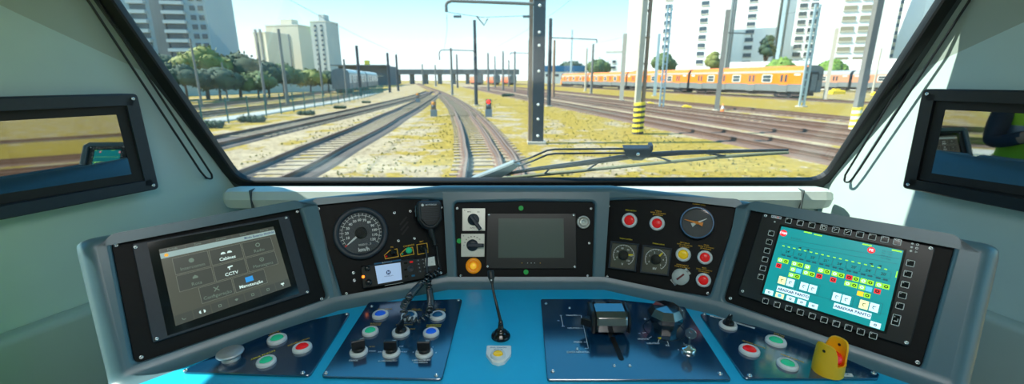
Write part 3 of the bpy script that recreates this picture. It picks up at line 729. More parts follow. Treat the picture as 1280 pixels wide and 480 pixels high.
for pts, ang, un, lb in (([(764.5, 301.2), (799.5, 305.2), (795.5, 339.5), (761.5, 335)], 10, 'V', 'left square voltmeter'), ([(804.2, 306.2), (840.4, 310.6), (836.2, 345.2), (800.8, 340.6)], 52, 'kV', 'right square voltmeter')):
    q = F3.pts(pts); q = ccw(q); mb = MB(); mb.prism(q, 0, .006, .001); vm = mb.build('voltmeter', MATS['slate_bezel'], vp, lb)
    qi = inset(q, .0034); mb = MB(); mb.prism(qi, .005, .0063); mb.build('dial', MATS['dial_grey'], vm)
    cx, cy = (sum(p[0] for p in q)/4, sum(p[1] for p in q)/4); cy += .002; R = .0125*(V(q[1])-V(q[0])).length/.033
    a0 = xang(F3, pts[0][0], pts[0][1], pts[1][0]-pts[0][0], pts[1][1]-pts[0][1])
    mb = MB(); mb.arc((cx, cy), R*.97, R*1.02, .0066, math.radians(-55)+a0, math.radians(215)+a0)
    for k_ in range(0, 19): a = math.radians(215-k_*15)+a0; mb.line((cx+R*(.86 if k_ % 3 == 0 else .92)*math.cos(a), cy+R*(.86 if k_ % 3 == 0 else .92)*math.sin(a)), (cx+R*math.cos(a), cy+R*math.sin(a)), R*.04, .0066)
    for k_, s_ in enumerate((('0', '30', '60', '90', '120', '150') if un == 'V' else ('0', '1', '2', '3', '4', '5'))): a = math.radians(205-k_*50)+a0; mb.text(s_, R*.24, cx+R*.68*math.cos(a), cy+R*.68*math.sin(a), .0066, a0, bold=.02)
    mb.text(un, R*.32, cx-math.sin(-a0)*0, cy-R*.88, .0066, a0, bold=.03); mb.build('numerals', MATS['white_ink'], vm)
    mb = MB(); mb.lathe([(R*.48, .0063), (R*.48, .010), (R*.42, .0112), (0, .0112)], (cx, cy, 0), 22); mb.build('hub', MATS['hub_black'], vm)
    a = math.radians(ang)+a0; d_ = V((math.cos(a), math.sin(a))); n_ = V((-d_.y, d_.x)); c2 = V((cx, cy)); mb = MB()
    mb.poly([c2+d_*R*.46-n_*R*.09, c2+d_*R*.46+n_*R*.09, c2+d_*R*.93+n_*R*.06, c2+d_*R*.93-n_*R*.06], .0082); mb.build('needle', MATS['yellow_ink'], vm)
    mb = MB(); mb.prism(inset(qi, .0006), .0118, .0121); mb.build('glass_cover', MATS['gauge_glass'], vm)
    mb = MB(); mb.ringp(inset(q, .0032), inset(q, .0002), .0055, .0125, ch=.0006); mb.build('bezel', MATS['slate_bezel'], vm)
# grey cam switch with two ears
x, y = F3.at(850.8, 346); R = 10.8*pxlen(F3, 850, 346); a = xang(F3, 850.8, 346, 10, -7.5)
mb = MB(); mb.lathe([(R, 0), (R, .006), (R*.92, .008), (0, .008)], (x, y, 0), 32)
d_ = V((math.cos(a), math.sin(a))); n_ = V((-d_.y, d_.x)); c2 = V((x, y))
for s_ in (1, -1): mb.prism([c2+d_*s_*R*.8-n_*R*.42, c2+d_*s_*R*1.22-n_*R*.42, c2+d_*s_*R*1.22+n_*R*.42, c2+d_*s_*R*.8+n_*R*.42], 0, .0055, .0008)
cs = mb.build('cam_switch', MATS['grey_cam'], vp, 'pale grey round cam switch with two ears')
mb = MB(); mb.line(c2-d_*R*.55, c2+d_*R*.55, R*.22, .0084); mat('slot_red', (.12, .008, .012), .6); mb.build('slot', MATS['slot_red'], cs)
mb = MB(); mb.text('LIG', R*.32, x+d_.x*R*1.05, y+d_.y*R*1.05, .0059, a+PI/2*0, bold=.02); mb.build('lettering', MATS['black_ink'], cs)
mb = MB(); mb.text('DESLIG', R*.24, x-d_.x*R*1.05, y-d_.y*R*1.05, .0059, a-PI/2, bold=.02); mb.build('lettering', MATS['black_ink'], cs)
# ================================================================ facet 0: touch screen
F0 = PF[0]
TF = F0.shift(.008)
ts = thing('touch_screen', 'touch screen with a dim grey menu of tiles, left end of the console', 'display', TF.M)
q = TF.pts([(164.5, 305), (361, 269), (388.5, 366), (191, 429)]); mb = MB(); mb.prism(rnd(q, .004, 3), -.0078, 0, .0012); mb.build('frame', MATS['slate_bezel'], ts)
pts = inset(rnd(TF.pts(OPEN[0], -.008), .012, 5), .0006); mb = MB(); mb.prism(pts, -.0125, -.008, .0008); mb.build('backing_plate', MATS['black_panel'], ts)
for p in ((145, 306.5), (371.5, 264.5), (402, 373.5), (176.5, 446.5)): screw(ts, *TF.at(*p, -.008), r=.0036, z=-.008)
q = TF.pts([(184, 303.5), (348, 274.5), (374, 366.5), (209.5, 419.5)]); mb = MB(); mb.prism(q, -.001, .0006); mb.build('glass_front', MATS['black_gloss'], ts)
for p in ((169.5, 309), (357.5, 272.3), (384, 365), (196, 423.5)): screw(ts, *TF.at(*p), r=.0032)
mat('menu_grey', (.062, .062, .048), .25, var=.05, emit=.55, ecol=(.075, .078, .060), scale=6)
mat('menu_tile', (.05, .052, .045), .25, var=.05, emit=.6, ecol=(.046, .050, .042))
mat('menu_bar', (.25, .33, .32), .3, emit=.6, ecol=(.25, .34, .33))
mat('menu_line', (.16, .17, .13), .4, emit=.5, ecol=(.16, .17, .13))
mat('menu_dim', (.13, .17, .13), .4, emit=.5, ecol=(.13, .18, .14))
mat('menu_white', (.6, .7, .66), .4, emit=.6, ecol=(.55, .68, .64))
mat('menu_blue', (.03, .25, .6), .4, emit=.6, ecol=(.02, .24, .6))
mat('menu_amber', (.8, .35, .02), .4, emit=.6, ecol=(.8, .35, .02))
c4 = [V(TF.at(*p)) for p in ((198.5, 312), (341.5, 283.3), (363.5, 357.5), (219.5, 407.5))]
def TS(u, v): return tuple((c4[0]*(1-u)+c4[1]*u)*(1-v)+(c4[3]*(1-u)+c4[2]*u)*v)     # u right, v down in the picture
tang = math.atan2((c4[1]-c4[0]).y, (c4[1]-c4[0]).x); tw = (c4[1]-c4[0]).length
mb = MB(); mb.poly(c4, .0010); scr = mb.build('screen', MATS['menu_grey'], ts, 'dim grey menu screen')
def TQ(mb, u0, v0, u1, v1, z, m=0): mb.poly([TS(u0, v0), TS(u1, v0), TS(u1, v1), TS(u0, v1)], z, m)
mb = MB(); TQ(mb, 0, .055, 1, .125, .0012); mb.build('status_bar', MATS['menu_bar'], ts)
mb = MB()
for k_ in range(5): TQ(mb, k_*.2+.004, .005, k_*.2+.196, .05, .0012)
mb.build('tab_row', MATS['menu_tile'], ts)
TILES = [(.08, .15, .365, .37, 'Intercomm', 0), (.375, .15, .655, .37, 'Cabines', 1), (.665, .15, .945, .37, 'Radio', 0), (.08, .385, .365, .60, 'Rota', 0), (.375, .385, .655, .60, 'CCTV', 1), (.665, .385, .945, .60, 'Mensagens', 0), (.225, .615, .50, .835, 'Configura\u00e7\u00e3o', 0), (.51, .615, .80, .835, 'Manuten\u00e7\u00e3o', 1)]
for u0, v0, u1, v1, s_, lit in TILES:
    mb = MB(); TQ(mb, u0, v0, u1, v1, .0012); tl = mb.build('menu_tile', MATS['menu_tile'], ts)
    mb = MB(); mb.outline([TS(u0, v0), TS(u1, v0), TS(u1, v1), TS(u0, v1)], .0006, .0013); mb.build('tile_edge', MATS['menu_line'], tl)
    x, y = TS((u0+u1)/2, v0+(v1-v0)*.76); mb = MB(); mb.text(s_, tw*.045, x, y, .0014, tang, bold=.02 if lit else 0)
    ix, iy = TS((u0+u1)/2, v0+(v1-v0)*.36); r_ = tw*.022
    if s_ == 'Intercomm': mb.arc((ix, iy), 0, r_, .0014)
    elif s_ == 'Cabines': mb.arc((ix-r_*1.3, iy-r_*.6), 0, r_, .0014, tang, tang+PI); mb.arc((ix+r_*1.3, iy-r_*.6), 0, r_, .0014, tang, tang+PI)
    elif s_ == 'Mensagens': mb.arc((ix, iy), r_*.7, r_, .0014); mb.line((ix, iy-r_*.5), (ix, iy+r_*.4), r_*.4, .0014)
    elif s_ == 'CCTV': mb.prism([(ix-r_, iy), (ix+r_*1.2, iy+r_*.4), (ix+r_*1.1, iy+r_), (ix-r_*.9, iy+r_*.7)], .0013, .0014); mb.line((ix-r_*.4, iy-r_*.8), (ix-r_*.2, iy+r_*.2), r_*.4, .0014)
    elif s_ == 'Radio': mb.arc((ix, iy), r_*.6, r_, .0014)
    elif s_ == 'Rota': mb.prism([(ix-r_, iy-r_*.5), (ix+r_, iy-r_*.5), (ix+r_, iy+r_*.2), (ix, iy+r_), (ix-r_, iy+r_*.2)], .0013, .0014)
    elif s_[0] == 'C': mb.line((ix-r_, iy-r_), (ix+r_, iy+r_), r_*.4, .0014); mb.line((ix-r_, iy+r_), (ix+r_, iy-r_), r_*.4, .0014)
    mb.build('tile_print', MATS['menu_white' if lit else 'menu_dim'], tl)
    if s_[0] == 'M' and lit:
        mb = MB(); TQ(mb, .615, .66, .685, .735, .0016); mb.build('blue_icon', MATS['menu_blue'], tl)
for k_ in range(7):
    mb = MB(); TQ(mb, k_/7+.004, .875, (k_+1)/7-.004, .995, .0012); tb = mb.build('toolbar_key', MATS['menu_tile'], ts)
    ix, iy = TS((k_+.5)/7, .935); r_ = tw*.016; mb = MB()
    if k_ == 0: mb.arc((ix, iy), r_*.7, r_*1.1, .0014, PI*.9, PI*1.8)
    elif k_ == 1: mb.arc((ix-r_*.7, iy), 0, r_, .0014, PI*.5, PI*1.5); mb.arc((ix+r_*.7, iy), 0, r_, .0014, -PI*.5, PI*.5)
    elif k_ == 3: mb.arc((ix, iy-r_*.6), 0, r_*1.5, .0014, PI*.25, PI*.75)
    elif k_ == 6: mb.line((ix-r_, iy+r_*.5), (ix+r_, iy+r_*.7), r_, .0014); mb.line((ix, iy-r_), (ix+r_*.2, iy+r_*.3), r_*.5, .0014)
    else: mb.outline(circ(ix, iy, r_*1.2, 4, PI/4+tang), r_*.35, .0014)
    mb.build('key_icon', MATS['menu_white' if k_ in (1, 6) else 'menu_dim'], tb)
x, y = TS(.045, .09); mb = MB(); mb.arc((x, y), 0, tw*.016, .0014, seg=16); mb.build('amber_dot', MATS['menu_amber'], ts)
mb = MB()
for u, s_ in ((.79, 'Modo Externo'), (.94, '00:00:00')): x, y = TS(u, .09); mb.text(s_, tw*.03, x, y, .0014, tang, bold=.02)
mb.build('status_text', MATS['navy_print'], ts)
for u, s_ in ((.1, 'Partida'), (.3, 'Zona'), (.5, 'Destino'), (.7, 'Hora'), (.9, 'Alarme')):
    x, y = TS(u, .028); mb = MB(); mb.text(s_, tw*.028, x, y, .0014, tang); mb.build('tab_text', MATS['menu_dim'], ts)

# ================================================================ facet 4: train diagnostics display
F4 = PF[4]
DG = F4.shift(.010)
dd = thing('diagnostics_display', 'large diagnostics display with a teal screen ringed by square keys', 'display', DG.M)
q = DG.pts([(953.5, 266.5), (1170, 308.5), (1137.5, 434), (921.5, 368.5)]); mb = MB(); mb.prism(rnd(q, .006, 3), -.0098, 0, .0014); mb.build('frame', MATS['black_plastic'], dd)
pts = inset(rnd(DG.pts(OPEN[4], -.010), .012, 5), .0006); mb = MB(); mb.prism(pts, -.0145, -.010, .0008); mb.build('backing_plate', MATS['black_panel'], dd)
for p in ((946, 262.5), (1184.5, 306.5), (1147, 453), (913, 373)): screw(dd, *DG.at(*p, -.010), r=.0038, z=-.010)
for p in ((957, 269.8), (1163.3, 310.3), (1133, 428.3), (928.3, 364)): screw(dd, *DG.at(*p), r=.0034)
mat('teal_screen', (.01, .10, .11), .25, var=.04, emit=.52, ecol=(.004, .40, .42), scale=5)
mat('scr_white', (.6, .8, .85), .4, emit=.7, ecol=(.62, .86, .95))
mat('scr_cream', (.8, .8, .4), .4, emit=.7, ecol=(.85, .88, .45))
mat('scr_green', (.3, .8, .02), .4, emit=.7, ecol=(.36, .86, .01))
mat('scr_red', (.8, .01, .02), .4, emit=.7, ecol=(.85, .012, .02))
mat('scr_dark', (.004, .08, .10), .4, emit=.4, ecol=(.002, .10, .13))
mat('scr_black', (.002, .012, .015), .4)
mat('scr_yellow', (.9, .6, .02), .4, emit=.7, ecol=(.95, .62, .02))
mat('scr_blue', (.1, .45, .7), .4, emit=.7, ecol=(.12, .55, .85))
c5 = [V(DG.at(*p)) for p in ((977, 283), (1129.5, 313.3), (1105, 414), (953, 366.5))]
b5 = inset(ccw(c5), -.004); mb = MB(); mb.prism(b5, -.001, .0006); mb.build('screen_border', MATS['black_gloss'], dd)
mb = MB(); mb.poly(c5, .0010); sc5 = mb.build('screen', MATS['teal_screen'], dd, 'lit teal screen')
def DS(u, v): return tuple((c5[0]*(1-u)+c5[1]*u)*(1-v)+(c5[3]*(1-u)+c5[2]*u)*v)
dang = math.atan2((c5[1]-c5[0]).y, (c5[1]-c5[0]).x); dw = (c5[1]-c5[0]).length
def DQ(mb, u0, v0, u1, v1, z=.0012, m=0): mb.poly([DS(u0, v0), DS(u1, v0), DS(u1, v1), DS(u0, v1)], z, m)
SM = [MATS[k_] for k_ in ('scr_white', 'scr_cream', 'scr_green', 'scr_red', 'scr_dark', 'scr_black', 'scr_yellow', 'scr_blue')]
WH, CR, GR, RE, DK, BK, YE, BL = range(8)
# header: two red badges, green ticks, thin rules
for u, v, r_, s_ in ((.035, .09, .036, 'FAM'), (.775, .075, .030, 'PE')):
    x, y = DS(u, v); mb = MB(); mb.arc((x, y), 0, dw*r_, .0013, seg=8 if s_ == 'FAM' else 24); bd = mb.build('red_badge', MATS['scr_red'], dd)
    mb = MB(); mb.text(s_, dw*.034, x, y, .0016, dang, bold=.03); mb.build('badge_text', MATS['scr_white'], bd)
mb = MB()
for u, v in ((.21, .005), (.30, .012), (.70, .012), (.92, .012)): DQ(mb, u, v, u+.07, v+.016)
for k_ in range(9):
    for d_ in (.012, .062): u = .045+k_*.099+d_; DQ(mb, u, .262, u+.022, .274)
DQ(mb, .988, .26, .996, .34); mb.build('green_marks', MATS['scr_green'], dd)
mb = MB()
for v0 in (.17, .235): mb.line(DS(.01, v0+.0), DS(.985, v0-.06), .0005, .0012)
mb.line(DS(.40, .82), DS(.99, .80), .0005, .0012)
x, y = DS(.16, .135); mb.text('8 8:08:08', dw*.026, x, y, .0012, dang)
for k_ in range(4): x, y = DS(.89, .05+.03*k_); mb.text('Vel. max', dw*.022, x, y, .0012, dang)
mb.build('header_rules', MATS['scr_dark'], dd)
# the train drawn as eight cars, each one a piece
for k_, s_ in enumerate(("24'", "22'", "20'", "21'", "24'", "20'", "24'", "20'")):
    u0 = .06+k_*.112; mb = MB(); mb.outline([DS(u0, .285), DS(u0+.112, .285), DS(u0+.112, .375), DS(u0, .375)], .0004, .0013)
    for d_ in (.02, .072):
        for e_ in (0, .018): x, y = DS(u0+d_+e_, .395); mb.arc((x, y), 0, dw*.010, .0013, seg=10)
    car = mb.build('car_symbol', MATS['scr_dark'], dd)
    x, y = DS(u0+.06, .335); mb = MB(); mb.text(s_, dw*.036, x, y, .0014, dang, bold=.015); mb.build('car_number', MATS['scr_black'], car)
for u in (.215, .285, .80, .865): x, y = DS(u, .245); mb = MB(); mb.line((x-dw*.012, y), (x+dw*.012, y+dw*.006), dw*.008, .0014); mb.line((x+dw*.01, y-dw*.012), (x, y+dw*.006), dw*.006, .0014); mb.build('pantograph_symbol', MATS['scr_black'], dd)
CELL = MB().add([(-.5, -.5, 0), (.5, -.5, 0), (.5, .5, 0), (-.5, .5, 0)], [(0, 1, 2, 3)])
CELLM = {k_: CELL.mesh('status_cell', SM[k_]) for k_ in range(8)}
GLY = {k_: MB().arc((0, 0), .15, .34, 0, seg=12).mesh('cell_mark', SM[k_]) for k_ in (WH, BK)}
cs_ = dw*.048
def cell(u, v, m_, g=None, nm='status_cell'):
    x, y = DS(u, v); o = put(nm, CELLM[m_], dd); o.location = (x, y, .0014); o.scale = (cs_, cs_*.95, 1); o.rotation_euler = (0, 0, dang)
    if g is not None: h = put('cell_mark', GLY[g], o); h.location = (0, 0, .0002)
COLS = [(.075, [(GR, GR), (RE, None)]), (.205, [(GR, GR), (GR, BL), (GR, GR)]), (.32, [(GR, None), (GR, GR)]), (.435, [(GR, GR), (RE, None)]), (.55, [(GR, GR), (RE, None)]), (.665, [(RE, GR), (GR, GR)]), (.775, [(GR, GR), (GR, BL), (YE, GR)]), (.89, [(GR, GR), (RE, None)])]
for u, rows_ in COLS:
    for r, rw in enumerate(rows_):
        for c, m_ in enumerate(rw):
            if m_ is not None: cell(u+c*.052, .475+r*.082, m_, (WH if c == 0 and m_ != RE else BK) if m_ in (GR, RE) else None)
# four framed key pairs and two wide keys
for u0, v0, pair in ((.115, .70, (CR, WH)), (.31, .70, (WH, WH)), (.585, .715, (WH, WH)), (.795, .715, (CR, BL))):
    mb = MB(); mb.outline([DS(u0-.02, v0-.03), DS(u0+.155, v0-.03), DS(u0+.155, v0+.115), DS(u0-.02, v0+.115)], .0005, .0012); fb = mb.build('key_frame', MATS['scr_dark'], dd)
    for c, m_ in enumerate(pair):
        mb = MB(); DQ(mb, u0+c*.075-.008, v0-.008, u0+c*.075+.058, v0+.098, .0013); kq = mb.build('screen_key', SM[WH if m_ == BL else m_], dd)
        x, y = DS(u0+c*.075+.026, v0+.045); mb = MB(); mb.line((x-dw*.012, y+dw*.010), (x+dw*.012, y+dw*.012), dw*.006, .0016); mb.arc((x, y-dw*.002), dw*.008, dw*.013, .0016, PI*.6, PI*1.6); mb.build('key_symbol', MATS['scr_black'], kq)
for u0, v0 in ((.115, .832), (.605, .838)):
    mb = MB(); DQ(mb, u0, v0, u0+.285, v0+.075, .0013); kq = mb.build('wide_key', MATS['scr_white'], dd, 'wide white key lettered for the pantograph')
    x, y = DS(u0+.145, v0+.038); mb = MB(); mb.text('ABAIXAR PANTO', dw*.036, x, y, .0016, dang, bold=.03); mb.build('lettering', MATS['navy_print'], kq)
for k_ in range(6):
    u0 = .02+k_*.098 if k_ < 5 else .895; v0 = .925
    mb = MB(); DQ(mb, u0, v0, u0+.075, v0+.068, .0013); kq = mb.build('menu_key', SM[WH if k_ != 1 else CR], dd)
    x, y = DS(u0+.037, v0+.034); mb = MB(); mb.arc((x, y), dw*(.006 if k_ != 1 else 0), dw*(.012 if k_ != 1 else .020), .0016, seg=6+2*k_); mb.build('key_symbol', SM[BK if k_ != 1 else BL], kq)
# square keys around the screen
def square_key(px, py, tall=0, mark=0):
    x, y = DG.at(px, py); a = dang; w, h = .0056, .0056*(1+tall*.75)
    ca, sa = math.cos(a), math.sin(a); R_ = lambda p: (x+p[0]*ca-p[1]*sa, y+p[0]*sa+p[1]*ca)
    mb = MB(); mb.prism([R_(p) for p in rnd(rect(-w, -h, w, h), .0012, 2)], -.0005, .0012, .0003); kq = mb.build('square_key', MATS['black_gloss'], dd)
    mb = MB(); mb.outline([R_(p) for p in rnd(rect(-w, -h, w, h), .0012, 2)], .0009, .0014)
    p = R_((-w*.5, h*.55)); mb.arc(p, 0, w*.16, .0014, seg=8)
    if mark == 1: mb.line(R_((-w*.5, -h*.4)), R_((w*.5, h*.5)), w*.16, .0014)
    if mark == 2: mb.arc(R_((0, 0)), w*.4, w*.6, .0014, seg=14)
    if mark == 3: mb.line(R_((-w*.6, h*.45)), R_((w*.6, h*.45)), w*.2, .0014)
    if mark == 4: mb.line(R_((-w*.5, -h*.2)), R_((w*.4, -h*.2)), w*.2, .0014); mb.line(R_((w*.4, -h*.2)), R_((w*.4, h*.3)), w*.2, .0014)
    mb.build('key_print', MATS['white_ink'], kq)
for k_ in range(10):
    t_ = k_/9; square_key(985.8+t_*135.8+t_*(1-t_)*-6, 276+t_*26.6+t_*(1-t_)*-2, 0, {3: 2, 4: 1, 5: 1, 9: 3}.get(k_, 0))
    square_key(957+t_*134.5+t_*(1-t_)*-6, 376.2+t_*43.4+t_*(1-t_)*-2)
for k_ in range(6): square_key(964.2-k_*2.6, 291.6+k_*10.9)
for k_ in range(5): square_key(1138-k_*3.3, 329.2+k_*13.3)
square_key(1120, 400, 1, 4)
x, y = DG.at(970.5, 271.5); mb = MB(); mb.M = Matrix.Translation((x, y, 0)) @ Matrix.Rotation(dang, 4, 'Z'); mb.prism(rect(-.0095, -.0028, .0095, .0028), 0, .0006); bl_ = mb.build('maker_plate', MATS['white_plastic'], dd, 'small white maker plate')
mb.__init__(); mb.M = Matrix.Translation((x, y, 0)) @ Matrix.Rotation(dang, 4, 'Z'); mb.text('ALSTOM', .0046, 0, 0, .0009, bold=.02); mb.build('lettering', MATS['navy_print'], bl_)
mb.__init__(); mb.M = Matrix.Translation((x, y, 0)) @ Matrix.Rotation(dang, 4, 'Z'); mb.arc((.0031, 0), .0009, .0018, .0011, seg=12); mb.build('red_letter', MATS['red_lens'], bl_)
mb = MB()
for px, py in ((968.5, 277.3), (1140.5, 304.5), (1139.5, 309), (1138.6, 313.7)): x, y = DG.at(px, py); mb.arc((x, y), 0, .0018, .0004, seg=12)
for px, py in ((1147, 305.8), (1146, 310.3), (1145, 315)): x, y = DG.at(px, py); mb.arc((x, y), .0012, .0022, .0004, seg=3 if px == 1145 else 8)
mb.build('status_dots', MATS['white_ink'], dd)

# ================================================================ desk plates
DKF = Frame((0, 0, ZD+.0046), (1, 0, 0), (0, 0, 1))
def deskR(px, py, w): return w*pxlen(DKF, px, py)
# left door plate
pa_ = panel('left_door_plate', 'glossy black wedge plate with a metal push knob and door buttons, left of the desk', 'control panel', DKF, [(224, 464.5), (276, 441), (332, 418.5), (389, 400), (438.5, 389.5), (387, 469.5)], 'desk_plate', .008)
for p in ((232, 463), (433.5, 392.5), (378.5, 466)): screw(pa_, *DKF.at(*p), r=.004)
for px, py, m_, lb in ((346.5, 425.3, 'green_lens', 'green push button farther back'), (378, 436, 'red_lens', 'red push button'), (333, 453.3, 'green_lens', 'green push button nearest the driver')):
    x, y = DKF.at(px, py); push_button(pa_, x, y, deskR(px, py, 11.4), m_, lb)
x, y = DKF.at(289, 448.5)
mb = MB(); R = deskR(289, 448, 14.5); mb.lathe([(R*.72, 0), (R*.72, .004), (R*.60, .006), (R*.60, .009), (R*.97, .010), (R*1.05, .0125), (R*1.03, .0145), (R*.96, .0155), (0, .0158)], (x, y, 0), 32); mb.build('push_knob', MATS['bare_steel'], pa_, 'bare metal mushroom push knob')
caption(pa_, DKF, ['FECHAR PORTAS'], 373.5, 427.5, 'amber_ink', .0052, 22, -8)
caption(pa_, DKF, ['ABRIR PORTAS'], 329, 444, 'yellow_ink', .0062, 22, -8.5)
caption(pa_, DKF, ['PORTAS', 'ESQUERDA'], 343, 416, 'amber_ink', .0046, 22, -7)
# middle button plate
pb_ = panel('button_plate', 'glossy dark plate with rows of blue and green buttons and three black knobs', 'control panel', DKF, [(461, 377.5), (578, 373.5), (552.5, 474), (401, 470.5)], 'desk_plate', .009)
for p in ((464.5, 383), (573, 375.2), (407.5, 466), (545.5, 469)): screw(pb_, *DKF.at(*p), r=.004)
for px, py, m_, lb in ((475.5, 394.5, 'blue_lens', 'blue push button in the back row'), (511.5, 396, 'dim_blue_lens', 'unlit push button under the coiled cord'), (547, 395.8, 'dim_blue_lens', 'unlit dark blue push button'), (463, 415.7, 'green_lens', 'green push button'), (539, 417, 'blue_lens', 'bright blue push button in the middle row')):
    x, y = DKF.at(px, py); push_button(pb_, x, y, deskR(px, py, 10), m_, lb)
for px, py, an, lb, w in ((501.2, 416.3, 82, 'rotary switch with an upright lever', .34), (448.6, 440.5, 24, 'left black rotary knob', .8), (489.3, 441.5, 0, 'middle black rotary knob', .8), (530.5, 442, 0, 'right black rotary knob', .8)):
    x, y = DKF.at(px, py); rotary_knob(pb_, x, y, deskR(px, py, 11), math.radians(an), lb, w=w, h=.027)
for L_, px, py, ink, sz in ((['DESACOPLAR'], 481, 386.5, 'amber_ink', .005), (['ISOLA AR', 'TRANSPORTE'], 520, 386.5, 'amber_ink', .0046), (['TESTE DE', 'LAMPADAS'], 550.5, 386.7, 'amber_ink', .005), (['BLOCO DE', 'ACOPLAM'], 470, 404.5, 'amber_ink', .0046), (['TRANSFERENCIA'], 505.5, 406.2, 'amber_ink', .0046), (['COMPRESSOR', 'EMERGENCIA'], 542.5, 406.3, 'yellow_ink', .005), (['FAROL'], 442, 450.8, 'white_ink', .0056), (['ILUMINA\u00c7\u00c3O'], 484.5, 451.4, 'white_ink', .0056), (['LIMPADOR DE', 'PARABRISA'], 526.5, 450.5, 'white_ink', .0052)):
    caption(pb_, DKF, L_, px, py, ink, sz, 20, -.4)
for px, py, s_, ink in ((441, 432.8, 'DES', 'amber_ink'), (465, 433.5, 'ALTO', 'amber_ink'), (465.5, 439, 'BAIXO', 'white_ink'), (475, 440, 'DES', 'white_ink'), (501.5, 433, 'CAB', 'white_ink'), (504.5, 440, 'SALAO', 'white_ink'), (516.5, 440.5, '0', 'white_ink'), (541, 434, 'I', 'white_ink'), (545, 441, 'II', 'white_ink'), (514.5, 411.3, 'CABINE', 'amber_ink')):
    x, y = DKF.at(px, py); lettering(pb_, [(s_, .0042, x, y, 0)], ink, 'caption')
# white plaque with a yellow button on the bare desk
pq = thing('yellow_button_plaque', 'small white plaque with one yellow button, on the bare desk before the gooseneck', 'push button', DKF.M)
q = DKF.pts([(608.5, 432.8), (639, 432.8), (639, 443), (631, 452.8), (623, 455), (615, 452.8), (607.5, 443)]); mb = MB(); mb.prism(rnd(q, .003, 3), -.0045, .002, .0008); mb.build('plaque', MATS['white_plastic'], pq)
x, y = DKF.at(622.5, 446.2); push_button(pq, x, y, deskR(622, 446, 9.5), 'yellow_lens', 'yellow push button', z=.0015)
x, y = DKF.at(623, 435.8); 
for k_, s_ in enumerate(('SINAL SONORO', 'BUZINA')): o = lettering(pq, [(s_, .0044, x, y-.006*k_, 0)], 'dim_blue_lens'); o.location = (0, 0, .002)
# gooseneck microphone
x, y = DKF.at(626, 418.5); gm_ = thing('gooseneck_microphone', 'thin black gooseneck microphone standing on the bare desk', 'microphone', Matrix.Translation((x, y, ZD)))
R = deskR(626, 418, 12); mb = MB(); mb.lathe([(R, .0002), (R, .004), (R*.92, .007), (R*.7, .009), (R*.64, .013), (R*.5, .016), (R*.3, .018), (R*.26, .030), (R*.2, .036), (0, .037)], (0, 0, 0), 28); mb.build('base', MATS['black_gloss'], gm_)
tip = height_at(614.6, 350, y+.045)-V((x, y, ZD)); base_ = V((0, 0, .034))
sp_ = spline([base_, base_.lerp(tip, .35)+V((-.002, 0, .006)), base_.lerp(tip, .7)+V((-.002, 0, .003)), tip], 8)
mb = MB(); mb.tube(sp_, [.0032-.0010*i/(len(sp_)-1) for i in range(len(sp_))], 10); mb.build('gooseneck', MATS['black_plastic'], gm_)
d_ = (sp_[-1]-sp_[-2]).normalized(); mb = MB(); mb.tube([tip-d_*.008, tip, tip+d_*.004, tip+d_*.016, tip+d_*.019], [.0030, .0050, .0066, .0072, .0060], 14); mb.build('capsule', MATS['mic_black'], gm_)
mb = MB(); mb.ball(tuple(tip+d_*.002+V((0, -.005, 0))), .0018); mb.build('mark_dot', MATS['white_plastic'], gm_)
# traction controller plate
pc_ = panel('traction_plate', 'large glossy blue-black plate with the traction lever and reverser knob', 'control panel', DKF, [(676, 373.6), (764, 373.6), (856, 383.5), (914.5, 474.5), (684, 474.5)], 'desk_plate', .006)
for p in ((682.5, 379.5), (852, 388.3), (691, 463.8), (900, 467)): screw(pc_, *DKF.at(*p), r=.0042)
for p in ((712, 385), (721.5, 436), (768, 457), (787.3, 457), (806.5, 399)): screw(pc_, *DKF.at(*p), r=.0034)
mb = MB()
for s_, px, py, sz in (('TRA\u00c7\u00c3O', 714.5, 394.3, .0062), ('NEUTRO', 717, 410.3, .0062), ('FREIO', 722.5, 427.8, .0062), ('EMERG\u00caNCIA', 722.5, 440.4, .0070), ('VI', 698, 401, .005)): x, y = DKF.at(px, py); mb.text(s_, sz, x, y, .0004, 0, bold=.015)
for L_ in (((722, 394.3), (726.3, 394.3), (735.5, 435.5), (731, 435.5)), ((701, 394.3), (703.8, 408)), ((699.5, 394.3), (703, 394.3)), ((702, 408), (706, 408)), ((724, 410.3), (730, 410.3)), ((729.5, 427.8), (733.5, 427.8))):
    for a, b in zip(L_, L_[1:]): mb.line(DKF.at(*a), DKF.at(*b), .0009)
mb.build('lettering', MATS['white_ink'], pc_)
a, b = DKF.at(765, 421), DKF.at(776.5, 448.5); mb = MB(); mb.line(a, b, .010, .0005); x, y = b; mb.arc((x, y), 0, .005, .0005, PI, 2*PI); mb.build('lever_slot', MATS['hub_black'], pc_)
# traction lever: broad hand grip with side cheeks and a pointer
hx, hy = DKF.at(762, 417); mb = MB()
ty = .010; k_ = pxlen(DKF, 762, 410)
def grip(mb, x0, x1, ch):
    pr_ = [(-.018, .012), (-.020, .030), (-.016, .044), (-.004, .052), (.022, .055), (.040, .050), (.046, .036), (.042, .016)]
    vs = []
    for x_, s_ in ((x0, .94), (x0+ch, 1), (x1-ch, 1), (x1, .94)): vs += [(hx+x_, hy+.014+(p[0]-.014)*s_, .033+(p[1]-.033)*s_) for p in pr_]
    n_ = len(pr_); fs = [(c*n_+i, (c+1)*n_+i, (c+1)*n_+(i+1) % n_, c*n_+(i+1) % n_) for c in range(3) for i in range(n_)]
    mb.add(vs, fs, 0); mb.add(vs[:n_], [tuple(range(n_))]); mb.add(vs[-n_:], [tuple(reversed(range(n_)))])
g1 = 18.5*k_
grip(mb, -g1, g1, .004); lev = mb.build('traction_lever', MATS['lever_gloss'], pc_, 'broad black traction lever')
bv = lev.modifiers.new('soft_edges', 'BEVEL'); bv.width = .003; bv.segments = 3; bv.limit_method = 'ANGLE'
